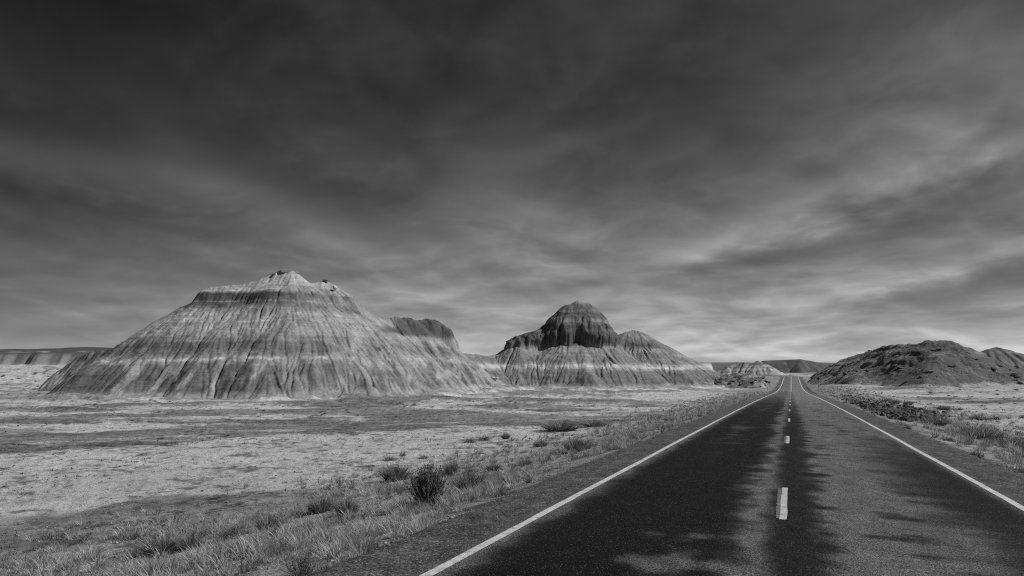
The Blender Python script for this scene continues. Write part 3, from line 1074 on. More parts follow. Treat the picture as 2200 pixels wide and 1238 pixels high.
hill('hill', 160, 250, 225, 295, 0.36, backhill,
     lambda X, Y, H, G: np.clip(np.interp(H + .5 * fbm(X * .1, Y * .1, 3, 961), [0, 7.5, 9.2, 10.2, 11.2, 12.3, 20], [.2, .16, .12, .19, .12, .10, .10]) * (1 + .3 * fbm(X * .3, Y * .3, 3, 963)), .04, .4),
     M_BUTTE, 'dark gullied hill with small dome behind the rocky hill', er=dict(iters=7, npart=14000, steps=90, k=0.08), seed=19, rl=(.08, .15, 16, .1))

print('hills', time.time() - T0)
# ------------------------------------------------------------------ the road
def road_material(name, coarse):
    m = ground_material(name, [(1.3, 5, 0.86, 1.14, .3, .7), (16.0, 4, 0.75, 1.25, .3, .7), (55.0, 3, 1 - coarse, 1 + coarse, .36, .64), (120.0, 2, 1 - coarse, 1 + coarse, .36, .64)],
                        bump=[(60.0, 3, 0.012)], rough=0.85, spec=0.10, specks=(70.0, .86, .13))
    return m


M_ROAD = road_material('asphalt', 0.9)
M_GRAVEL = ground_material('shoulder_gravel', [(1.3, 5, 0.8, 1.2, .3, .7), (9.0, 4, 0.7, 1.3, .35, .65), (28.0, 3, 0.45, 1.6, .36, .64), (75.0, 2, 0.5, 1.5, .36, .64)],
                           bump=[(30.0, 4, 0.03)], specks=(38.0, .70, .22))
M_PAINT = ground_material('road_paint', [(3.0, 4, 0.88, 1.08, .3, .7), (9.0, 5, 1.05, 0.55, .52, .66), (40.0, 3, 0.80, 1.10, .35, .6), (110.0, 2, 0.78, 1.12, .35, .65)], bump=[(70.0, 3, 0.006)], rough=0.7, spec=0.25)


def road_tone(s, t):
    n1 = fbm(s * .9, t * 1.3, 4, 1001)
    n2 = fbm(s * .25, t * .9, 4, 1003)
    n3 = fbm(s * 2.6, t * 3.2, 3, 1007)
    nf = fbm(s * 1.9, t * .42, 4, 1009)            # fingers of tar lying across the lane
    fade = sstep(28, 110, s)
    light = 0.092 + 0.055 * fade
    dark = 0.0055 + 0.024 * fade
    # sealed wheel tracks and bleeding tar in the left lane
    e = t + 0.18 * n2 + 0.16 * n1 + .16 * nf
    M = sstep(-0.35, -0.95, e + .10 * n3) * sstep(-3.36, -2.85, t + .12 * n1 + .10 * n3)
    M = M * (1 - 0.9 * sstep(-.1, .5, 0.55 - np.hypot((t + 1.15) / .75, (s - 7.2) / 2.6) + .5 * n1 + .35 * nf + .2 * n3))
    str_ = sstep(.15, .7, nf * .8 + .4 * n2 - 0.9 * np.hypot((t + 2.0) / .9, (s - 28) / 9) + .65)
    M = M * (1 - .6 * str_)
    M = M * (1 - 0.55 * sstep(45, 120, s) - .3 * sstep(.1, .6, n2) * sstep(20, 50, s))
    # centre strip
    c = sstep(-.42, -.08, t + .12 * n1 + .06 * n3) * sstep(.62, .18, t - .34 * np.maximum(nf + .6 * n1, -.3) + .08 * n3) * (.82 - .5 * sstep(25, 80, s))
    # right lane blots
    b = sstep(.28, .75, nf * .6 + .45 * n2 + .4 * n1 + .12 * np.sin(t * 3 + .3 * s)) * sstep(.2, .8, t) * sstep(3.3, 2.9, t) * .62
    r = sstep(1.4, 2.9, t + .35 * n2 + .35 * nf + .1 * n3) * sstep(3.34, 3.05, t) * sstep(30, 14, s + 5 * n2) * .84
    M = np.maximum(np.maximum(M, c), np.maximum(b * (1 - .5 * fade), r))
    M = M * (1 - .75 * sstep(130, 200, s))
    tone = np.exp(np.log(light) * (1 - M) + np.log(dark) * M)
    # paved shoulder outside the white lines
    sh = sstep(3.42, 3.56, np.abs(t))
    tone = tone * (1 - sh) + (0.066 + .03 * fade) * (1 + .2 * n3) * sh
    return tone * np.clip(1 + .22 * n3 + .14 * n1, .4, 1.8)


sv = np.concatenate([np.arange(-12, 3, .5), np.arange(3, 24, .12), np.arange(24, 60, .3), np.arange(60, 180, 1.0), np.arange(180, 500, 2.5)])
tv = np.linspace(ROAD_L, ROAD_R, 125)
S, T = np.meshgrid(sv, tv, indexing='ij')
edge_l = 0.22 * vnoise(sv * .5, sv * 0, 1011) + .14 * vnoise(sv * 3.1, sv * 0, 1012)
edge_r = 0.22 * vnoise(sv * .5, sv * 0 + 9, 1013) + .14 * vnoise(sv * 3.1, sv * 0 + 4, 1014)
T = T + edge_l[:, None] * sstep(-3.9, ROAD_L, T) + edge_r[:, None] * sstep(3.9, ROAD_R, T)
x, y, z = road_xyz(S, T)
z = z - 0.05 * sstep(4.45, 4.85, np.abs(T))
RT = road_tone(S, T)
f = grid_faces(*S.shape)
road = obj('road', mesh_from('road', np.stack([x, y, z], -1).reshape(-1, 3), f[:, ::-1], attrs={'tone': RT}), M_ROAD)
road.data.materials.append(M_GRAVEL)
fm = (np.abs(T.reshape(-1)[f].mean(1)) > 3.62).astype(np.int32)
road.data.polygons.foreach_set('material_index', fm)
tag(road, 'two-lane asphalt road with dark tar stains running to the crest', kind='structure')


def strip(name, s0, s1, tc, w, tone, ds=.5, dz=.004, wf=None, jag=0.0, seed=0):
    sv = np.arange(s0, s1 + 1e-6, ds) if s1 - s0 > 2 * ds else np.linspace(s0, s1, 3 if not jag else 24)
    k = 4
    q = np.linspace(-.5, .5, k)
    W = np.full(len(sv), w) if wf is None else wf(sv)
    Tm = tc + q[None, :] * W[:, None]
    if jag:
        rg = np.random.default_rng(seed)
        Tm[:, 0] += rg.uniform(-jag, jag, len(sv))
    else:
        Tm[:, 0] += .010 * vnoise(sv * 5, sv * 0, seed + 1)
        Tm[:, -1] += .010 * vnoise(sv * 5, sv * 0 + 3, seed + 2)
    Tm = Tm + (.018 * vnoise(sv * .16, sv * 0 + 5, seed + 3) + .006 * vnoise(sv * .9, sv * 0, seed + 4))[:, None]
    Sm = np.repeat(sv[:, None], k, 1)
    x, y, z = road_xyz(Sm, Tm, dz)
    me = mesh_from(name, np.stack([x, y, z], -1).reshape(-1, 3), grid_faces(*Sm.shape)[:, ::-1], attrs={'tone': np.full(Sm.size, tone)})
    return obj(name, me, M_PAINT, road)


wfun = lambda s: 0.125 + 0.14 * sstep(50, 260, s)
strip('edge_line', -10, 470, -3.41, .12, .50, wf=wfun, seed=1)
strip('edge_line', -10, 470, 3.36, .12, .50, wf=wfun, seed=5)
for i in range(13):
    s0 = 10.15 + 12.15 * i - .15 * (i == 0)
    if s0 < 168:
        d = strip('centre_dash', s0, s0 + 3.05, -.105, .096 if i < 5 else .14, .44, dz=.008, seed=20 + i)
        if i < 2:
            strip('worn_dash', s0 + .08, s0 + 2.9, -.180, .070, .13, dz=.0045, jag=.012, ds=.06, seed=40 + i)
strip('centre_line', 172, 470, -.05, .2, .50, wf=lambda s: .16 + .10 * sstep(150, 300, s), seed=60)

# ------------------------------------------------------------------ rocks
import bmesh
M_ROCK = flat_material('basalt_rock', 0.055, rough=0.85, var=0.45, scale=3.0, bump=0.03)
M_BROCK = flat_material('brown_sandstone', 0.12, rough=0.9, var=0.35, scale=2.0, bump=0.05)
M_SLAB = flat_material('grey_caprock', 0.17, rough=0.9, var=0.35, scale=1.5, bump=0.08)
M_PALE = flat_material('pale_boulder', 0.42, rough=0.9, var=0.2, scale=1.5, bump=0.06)


def rock_mesh(name, seed, flat=0.65, n=16, mat=None):
    rg = np.random.default_rng(seed)
    bm = bmesh.new()
    for i in range(n):
        v = rg.normal(size=3)
        v /= np.linalg.norm(v)
        v *= rg.uniform(.82, 1.08)
        bm.verts.new((v[0] * .5, v[1] * .5 * rg.uniform(.8, 1), v[2] * .5 * flat))
    r = bmesh.ops.convex_hull(bm, input=bm.verts)
    bmesh.ops.delete(bm, geom=[g for g in r['geom_interior'] if isinstance(g, bmesh.types.BMVert)], context='VERTS')
    bmesh.ops.recalc_face_normals(bm, faces=bm.faces)
    me = bpy.data.meshes.new(name)
    bm.to_mesh(me)
    bm.free()
    if mat:
        me.materials.append(mat)
    return me


rng = np.random.default_rng(77)
rnd = random.Random(5)
ROCKS = [rock_mesh('rock', 300 + i, rnd.uniform(.5, .85), 15, M_ROCK) for i in range(8)]
HROCKS = [rock_mesh('boulder', 340 + i, rnd.uniform(.4, .75), 15, M_BROCK) for i in range(7)]


def in_poly(px, py, poly):
    c = False
    j = len(poly) - 1
    for i in range(len(poly)):
        xi, yi = poly[i]
        xj, yj = poly[j]
        if (yi > py) != (yj > py) and px < (xj - xi) * (py - yi) / (yj - yi) + xi:
            c = not c
        j = i
    return c


RIP = [(1786, 850), (1822, 849), (1868, 856), (1905, 860), (1950, 872), (1985, 884), (2030, 890), (2050, 896), (2000, 903), (1960, 906), (1930, 905), (1900, 896), (1870, 886), (1840, 873), (1812, 861)]
spots = []
while len(spots) < 640:
    px, py = rnd.uniform(1786, 2050), rnd.uniform(848, 908)
    if in_poly(px, py, RIP):
        if px > 1960 and rnd.random() < .45:
            continue
        x, y, z = ray_ground(px, py)
        spots.append((x, y, z, rnd.uniform(.20, .48)))
spots.sort(key=lambda q: -q[3] / q[1])
for i, (x, y, z, d) in enumerate(spots[:230]):
    o = obj('rock', ROCKS[i % 8])
    o.location = (x, y, z + d * .18 + rnd.uniform(0, .10))
    o.rotation_euler = (rnd.uniform(-.7, .7), rnd.uniform(-.7, .7), rnd.uniform(0, 6.28))
    o.scale = (d * rnd.uniform(.8, 1.4), d * rnd.uniform(.8, 1.2), d)
    tag(o, 'dark angular stone in the riprap bank along the right shoulder', 'rock', 'riprap stones beside the right shoulder')
vv, ff, n = [], [], 0
for i, (x, y, z, d) in enumerate(spots[230:]):
    me = ROCKS[i % 8]
    co = np.array([v.co[:] for v in me.vertices]) * d * .9
    a = rnd.uniform(0, 6.28)
    c = np.stack([co[:, 0] * math.cos(a) - co[:, 1] * math.sin(a) + x, co[:, 0] * math.sin(a) + co[:, 1] * math.cos(a) + y, co[:, 2] + z + .04], -1)
    vv.append(c)
    ff += [[q + n for q in p.vertices] for p in me.polygons]
    n += len(c)
vv = np.concatenate(vv)
f3 = [p for p in ff if len(p) == 3]
f4 = [p for p in ff if len(p) == 4]
me = mesh_from('small_stones', vv, f4 or None, f3, smooth=False)
tag(obj('small_stones', me, M_ROCK), 'small dark stones filling the gaps of the riprap bank', 'stones', kind='stuff')


def grid_z(G, x, y):
    X, Y, H = G
    j = int(np.clip(round((x - X[0, 0]) / (X[0, 1] - X[0, 0])), 0, X.shape[1] - 1))
    i = int(np.clip(round((y - Y[0, 0]) / (Y[1, 0] - Y[0, 0])), 0, X.shape[0] - 1))
    return float(H[i, j])


def scatter_boulders(G, n, xr, yr, zmin, sizes, meshes, label, group, clump):
    k = 0
    while k < n:
        x, y = rnd.uniform(*xr), rnd.uniform(*yr)
        if float(vnoise(np.array([x * .12]), np.array([y * .12]), clump)[0]) < rnd.uniform(-.35, .35):
            continue
        z = grid_z(G, x, y)
        g = float(ground_z(np.array([x]), np.array([y]))[0])
        if z < g + zmin:
            continue
        d = sizes[0] + (sizes[1] - sizes[0]) * rnd.random() ** 2.5
        o = obj('boulder', meshes[k % len(meshes)])
        o.location = (x, y, z + d * .12)
        o.rotation_euler = (rnd.uniform(-.4, .4), rnd.uniform(-.4, .4), rnd.uniform(0, 6.28))
        o.scale = (d * rnd.uniform(.9, 1.7), d * rnd.uniform(.8, 1.2), d * rnd.uniform(.6, 1))
        tag(o, label, 'boulder', group)
        k += 1


scatter_boulders(RHILL, 120, (92, 165), (146, 235), .3, (.5, 2.3), HROCKS, 'brown boulder lying on the rocky hill right of the road', 'boulders on the rocky hill', 71)
scatter_boulders(MOUND, 70, (66, 98), (198, 252), .1, (.5, 1.8), ROCKS, 'dark boulder on the rubble mound left of the road', 'boulders on the rubble mound', 73)


def cap_rock(px, py, yy, size, label, seed, mat, rot=0.0, flat=.5):
    x, y, z = un(px, py, yy)
    o = obj('cap_rock', rock_mesh('cap_rock', seed, flat, 26, mat))
    o.location = (x, y, z)
    o.scale = size
    o.rotation_euler = (0, rot, 0)
    return tag(o, label, 'rock')


cap_rock(613, 584.5, 174.3, (5.2, 3.4, 3.2), 'broad grey cap rock on the summit of the large butte', 401, M_SLAB, -.08)
cap_rock(629, 584, 175, (3.2, 3.0, 2.8), 'tilted slab at the right end of the summit cap rock', 402, M_SLAB, .25)
cap_rock(589, 591, 173.2, (1.3, 1.4, 1.6), 'small dark block left of the summit cap rock', 403, M_BROCK, .3, .8)
cap_rock(699, 602.6, 180.4, (2.2, 1.8, 1.3), 'small flat slab perched on the secondary peak', 404, M_BROCK, .15)
cap_rock(720, 618, 178, (1.6, 1.6, 1.6), 'pale block below the secondary peak', 405, M_PALE, .4, .8)
for px, py, d, sd, lab in ((1060, 812, 1.5, 411, 'pale boulder at the foot of the saddle, left of a pair'), (1067, 813, 1.2, 412, 'pale boulder at the foot of the saddle, right of a pair')):
    x, y, z = ray_ground(px, 834)
    y0 = 206
    o = cap_rock(px, py, y0, (d * 1.2, d, d), lab, sd, M_PALE, 0, .8)
print('rocks', time.time() - T0)

# loose pebbles and clods on the bare ground near the road
M_PEB = ground_material('loose_pebbles', [(20.0, 3, .8, 1.2, .3, .7)], rough=.9)


def pebble_field(name, label, n, seed, yr, side, tmin, sz, tone):
    rg = np.random.default_rng(seed)
    y = yr[0] * (yr[1] / yr[0]) ** rg.random(n)
    x = y * rg.uniform(-.80, .80, n)
    s_, t_ = st_of(x, y)
    dn = fbm(x * .5, y * .5, 3, seed + 7)
    ok = (t_ * side > tmin) & (rg.random(n) < sstep(-.5, .6, dn))
    x, y = x[ok], y[ok]
    k = len(x)
    z = ground_z(x, y)
    d = (sz[0] + (sz[1] - sz[0]) * rg.random(k) ** 3) * np.interp(y, [0, 25, 90], [1, 1.2, 2.6])
    base = np.array([[1, 0, 0], [0, 1, 0], [-1, 0, 0], [0, -1, 0], [0, 0, 1], [0, 0, -1]], float)
    J = base[None] * rg.uniform(.6, 1.25, (k, 6, 1)) + rg.normal(0, .16, (k, 6, 3))
    a = rg.uniform(0, 6.28, k)
    ca, sa = np.cos(a)[:, None], np.sin(a)[:, None]
    V = np.stack([J[..., 0] * ca - J[..., 1] * sa, J[..., 0] * sa + J[..., 1] * ca, J[..., 2] * .7], -1) * (d * .5)[:, None, None]
    V += np.stack([x, y, z + d * .12], -1)[:, None]
    f = np.array([[0, 1, 4], [1, 2, 4], [2, 3, 4], [3, 0, 4], [1, 0, 5], [2, 1, 5], [3, 2, 5], [0, 3, 5]])
    Fc = (np.arange(k) * 6)[:, None, None] + f[None]
    tn = np.repeat(rg.uniform(tone[0], tone[1], k), 6)
    me = mesh_from(name, V.reshape(-1, 3), None, Fc.reshape(-1, 3), attrs={'tone': tn}, smooth=False)
    tag(obj(name, me, M_PEB), label, 'pebbles', kind='stuff')


pebble_field('pebbles', 'loose pebbles and clods on the ground left of the road', 17000, 811, (7, 75), -1, 4.5, (.025, .09), (.08, .34))
pebble_field('pebbles', 'loose pebbles and clods on the ground right of the road', 9000, 812, (9, 75), 1, 4.6, (.025, .10), (.05, .30))

# ------------------------------------------------------------------ grass and shrubs
M_GRASS = leaf_material('dry_grass', 1.0, .30)
M_TUSS = leaf_material('grey_tussock', 1.0, .25)
M_LEAF = leaf_material('saltbush_leaf', 1.0, .20)
M_STEM = leaf_material('woody_stem', 1.0, .0)


def blades(pos, hgt, wid, lean, az, tone, curl=0.35):
    """one tapered, bent blade per row; returns verts, quads, tris, tone"""
    n = len(pos)
    d = np.stack([np.sin(az), np.cos(az)], -1)
    sd = np.stack([np.cos(az + .5), -np.sin(az + .5)], -1) * (wid * .5)[:, None]
    sl, cl = np.sin(lean), np.cos(lean)
    mid = pos.copy()
    mid[:, :2] += d * (hgt * .55 * sl)[:, None]
    mid[:, 2] += hgt * .55 * cl
    tip = pos.copy()
    l2 = lean + curl
    tip[:, :2] = mid[:, :2] + d * (hgt * .5 * np.sin(l2))[:, None]
    tip[:, 2] = mid[:, 2] + hgt * .5 * np.cos(l2)
    z0 = np.zeros((n, 1))
    s3 = np.concatenate([sd, z0], 1)
    V = np.stack([pos - s3, pos + s3, mid + s3 * .8, mid - s3 * .8, tip], 1).reshape(-1, 3)
    b = (np.arange(n) * 5)[:, None]
    q = b + np.array([[0, 1, 2, 3]])
    t = b + np.array([[3, 2, 4]])
    return V, q, t, np.repeat(tone, 5)


def grass_field(name, label, spots, seed):
    """spots: array of x, y, height, radius, blades, tone"""
    rg = np.random.default_rng(seed)
    cnt = spots[:, 4].astype(int)
    idx = np.repeat(np.arange(len(spots)), cnt)
    n = len(idx)
    P = spots[idx]
    a = rg.uniform(0, 2 * np.pi, n)
    rr = np.sqrt(rg.random(n)) * P[:, 3]
    px = P[:, 0] + np.cos(a) * rr * .55
    py = P[:, 1] + np.sin(a) * rr * .55
    pz = ground_z(px, py) - .01
    hg = P[:, 2] * rg.uniform(.45, 1.15, n)
    wd = (0.0026 + 0.00050 * np.hypot(px, py)) * rg.uniform(.7, 1.3, n)
    lean = np.clip(rr / P[:, 3] * .75 + rg.normal(0, .18, n), 0, 1.3)
    az = np.arctan2(px - P[:, 0], py - P[:, 1]) + rg.normal(0, .7, n)
    az = np.where(rg.random(n) < .35, rg.normal(1.2, .6, n), az)
    tone = P[:, 5] * rg.uniform(.65, 1.25, n)
    V, q, t, tn = blades(np.stack([px, py, pz], -1), hg, wd, lean, az, tone, curl=.4)
    me = mesh_from(name, V, q, t, attrs={'tone': tn}, smooth=False)
    o = obj(name, me, M_GRASS)
    tag(o, label, 'grass', kind='stuff')
    print(name, n, round(time.time() - T0, 1))


def grass_spots(n, s_rng, side, t0, t1, seed, dens_seed, near_pow=1.5):
    rg = np.random.default_rng(seed)
    out = []
    s = s_rng[0] * (s_rng[1] / s_rng[0]) ** (rg.random(n))
    t = t0 + (t1 - t0) * rg.random(n) ** 1.15
    tt = side * t + tcen(s)
    x, y = s * ST + tt * CT, s * CT - tt * ST
    d = fbm(x * .30, y * .30, 3, dens_seed) + .35 * fbm(x * 1.1, y * 1.1, 2, dens_seed + 5)
    fr = (t - t0) / (t1 - t0)
    p = sstep(-.35, .25, d) * sstep(1.0, .72, fr + .25 * d) * sstep(-.02, .16, fr + .08 * d)
    ok = (rg.random(n) < p) & (y > 4)
    x, y, d = x[ok], y[ok], d[ok]
    r = np.hypot(x, y)
    k = len(x)
    h = (.06 + .30 * rg.random(k) ** 1.8) * (1 + .6 * np.clip(d, -.5, 1)) * np.interp(r, [0, 40, 200], [1, 1.1, 1.3])
    rad = rg.uniform(.10, .28, k) * np.interp(r, [0, 40, 200], [1, 1.2, 2.2])
    b = np.clip(np.interp(r, [6, 20, 45, 120, 300], [64, 40, 20, 10, 6]) * rg.uniform(.6, 1.4, k), 3, 90)
    tone = rg.uniform(.28, .54, k) * (1 + .15 * d)
    dk = rg.random(k) < .16
    tone = np.where(dk, tone * .45, tone)
    return np.stack([x, y, h, rad, b, tone], -1)


grass_field('grass', 'dry pale grass along the left road verge', grass_spots(12500, (4.5, 190), -1, 4.7, 20.5, 31, 1101), 32)
grass_field('grass', 'dry pale grass along the right road verge', grass_spots(7500, (9, 190), 1, 4.9, 18.0, 33, 1111), 34)

# low scattered scrub on the open plain
rg = np.random.default_rng(91)
n = 9500
yy = 16 * (260 / 16) ** rg.random(n)
xx = yy * rg.uniform(-.80, .80, n)
s_, t_ = st_of(xx, yy)
dn = fbm(xx * .12, yy * .16, 3, 1201)
ok = (np.abs(t_) > 15) & (rg.random(n) < sstep(-.25, .6, dn) * .75)
xx, yy = xx[ok], yy[ok]
k = len(xx)
sp = np.stack([xx, yy, rg.uniform(.05, .15, k) * np.interp(yy, [0, 60, 260], [.8, 1.2, 2.2]), rg.uniform(.06, .20, k) * np.interp(yy, [0, 60, 260], [1, 1.6, 3]), np.full(k, 9), rg.uniform(.04, .15, k)], -1)
grass_field('low_scrub', 'tiny dark scrub tufts dotted over the desert floor', sp, 92)


def saltbush(seed, stems=80, leaves=34):
    """normalised to about one unit wide and high; returns stem mesh, leaf mesh"""
    rg = np.random.default_rng(seed)
    sv, sf, stn = [], [], []
    lv, lf, ltn = [], [], []
    for i in range(stems):
        az = rg.uniform(0, 2 * np.pi)
        lean = abs(rg.normal(0, .42))
        lean = min(lean, 1.15)
        ln = rg.uniform(.65, 1.0) * (1.0 - .18 * lean)
        base = np.array([math.sin(az), math.cos(az), 0]) * rg.uniform(0, .16)
        pts = []
        p = base.copy()
        a = lean * .9
        for k in range(6):
            pts.append(p.copy())
            p = p + np.array([math.sin(az) * math.sin(a), math.cos(az) * math.sin(a), math.cos(a)]) * ln / 5
            a = a * rg.uniform(.78, 1.02)
            az += rg.normal(0, .12)
        pts = np.array(pts)
        pts[:, :2] *= .86
        w = .010
        for k in range(6):
            r = w * (1 - k / 6.5)
            for q in range(3):
                b = q * 2.094
                sv.append(pts[k] + np.array([math.cos(b) * r, math.sin(b) * r, 0]))
                stn.append(.12)
        o = i * 18
        for k in range(5):
            for q in range(3):
                a1, a2 = o + k * 3 + q, o + k * 3 + (q + 1) % 3
                sf.append([a1, a2, a2 + 3, a1 + 3])
        lt = rg.uniform(.6, 1.35)
        for j in range(leaves):
            f = rg.uniform(.22, 1.0) * 5
            k = min(int(f), 4)
            c = pts[k] + (pts[k + 1] - pts[k]) * (f - k) + rg.normal(0, .012, 3)
            d = rg.normal(0, 1, 3)
            d[2] = abs(d[2]) + 1.1
            d /= np.linalg.norm(d)
            sd = np.cross(d, rg.normal(0, 1, 3))
            sd /= np.linalg.norm(sd) + 1e-6
            L, W = rg.uniform(.026, .050), rg.uniform(.006, .011)
            b0 = len(lv)
            lv += [c - sd * W * .4, c + sd * W, c + d * L, c - sd * W + d * L * .4]
            lf.append([b0, b0 + 1, b0 + 2, b0 + 3])
            ltn += [lt * rg.uniform(.7, 1.3)] * 4
    return (mesh_from('stems', np.array(sv), sf, attrs={'tone': stn}), np.array(lv), lf, np.array(ltn))


def tussock(seed, n=420, spread=.5, tone=.16):
    rg = np.random.default_rng(seed)
    a = rg.uniform(0, 2 * np.pi, n)
    r = np.sqrt(rg.random(n)) * .26
    pos = np.stack([np.cos(a) * r, np.sin(a) * r, np.zeros(n)], -1)
    hg = rg.uniform(.55, 1.05, n) * (1 - .9 * r)
    lean = np.clip(r / .26 * spread * 1.25 + rg.normal(0, .12, n), 0, 1.2)
    az = np.arctan2(pos[:, 0], pos[:, 1]) + rg.normal(0, .35, n)
    return blades(pos, hg, np.full(n, .016), lean, az, tone * rg.uniform(.5, 1.6, n), curl=.2)


SALT = []
for sd, st, lv in ((1, 150, 44), (2, 70, 32), (3, 70, 32)):
    sm, v, f, tn = saltbush(500 + sd, st, lv)
    lm = mesh_from('foliage', v, f, attrs={'tone': tn * .21}, smooth=False)
    sm.materials.append(M_STEM)
    lm.materials.append(M_LEAF)
    SALT.append((sm, lm))
TUSS = []
for sd in range(4):
    V, q, t, tn = tussock(600 + sd, 520, (.5, .6, .45, .7)[sd], (.19, .15, .17, .13)[sd])
    m1 = mesh_from('blades', V, q, t, attrs={'tone': tn}, smooth=False)
    V, q, t, tn = tussock(650 + sd, 60, .4, .42)
    V[:, 2] *= 1.12
    m2 = mesh_from('dry_stalks', V, q, t, attrs={'tone': tn}, smooth=False)
    m1.materials.append(M_TUSS)
    m2.materials.append(M_GRASS)
    TUSS.append((m1, m2))
LOW = []
for sd in range(4):
    V, q, t, tn = tussock(700 + sd, 150, .95, .12)
    V2, q2, t2, tn2 = tussock(720 + sd, 60, .5, .16)
    m = mesh_from('low_shrub', np.concatenate([V, V2]), np.concatenate([q, q2 + len(V)]), np.concatenate([t, t2 + len(V)]), attrs={'tone': np.concatenate([tn, tn2])}, smooth=False)
    m.materials.append(M_TUSS)
    LOW.append(m)


def shrub(kind, px, py, w, h, label, group=None, var=0):
    x, y, z = ray_ground(px, py)
    k = y / F
    W, H = w * k, h * k
    rz = rnd.uniform(0, 6.28)
    if kind == 'low':
        o = obj('low_shrub', LOW[var % 4])
        o.location = (x, y, z - .02)
        o.scale = (W / .95, W / .95, H / .85)
        o.rotation_euler = (0, 0, rz)
        return tag(o, label, 'shrub', group)
    root = bpy.data.objects.new({'salt': 'saltbush', 'tuss': 'grass_clump'}[kind], None)
    COL.objects.link(root)
    root.location = (x, y, z - .02)
    root.rotation_euler = (0, 0, rz)
    if kind == 'salt':
        root.scale = (W / .95, W / .95, H / .92)
        names = ('stems', 'foliage')
        parts = SALT[var % 3]
    else:
        root.scale = (W / 1.05, W / 1.05, H / .95)
        names = ('blades', 'dry_stalks')
        parts = TUSS[var % 4]
    for nme, m in zip(names, parts):
        obj(nme, m, parent=root)
    return tag(root, label, 'shrub', group)


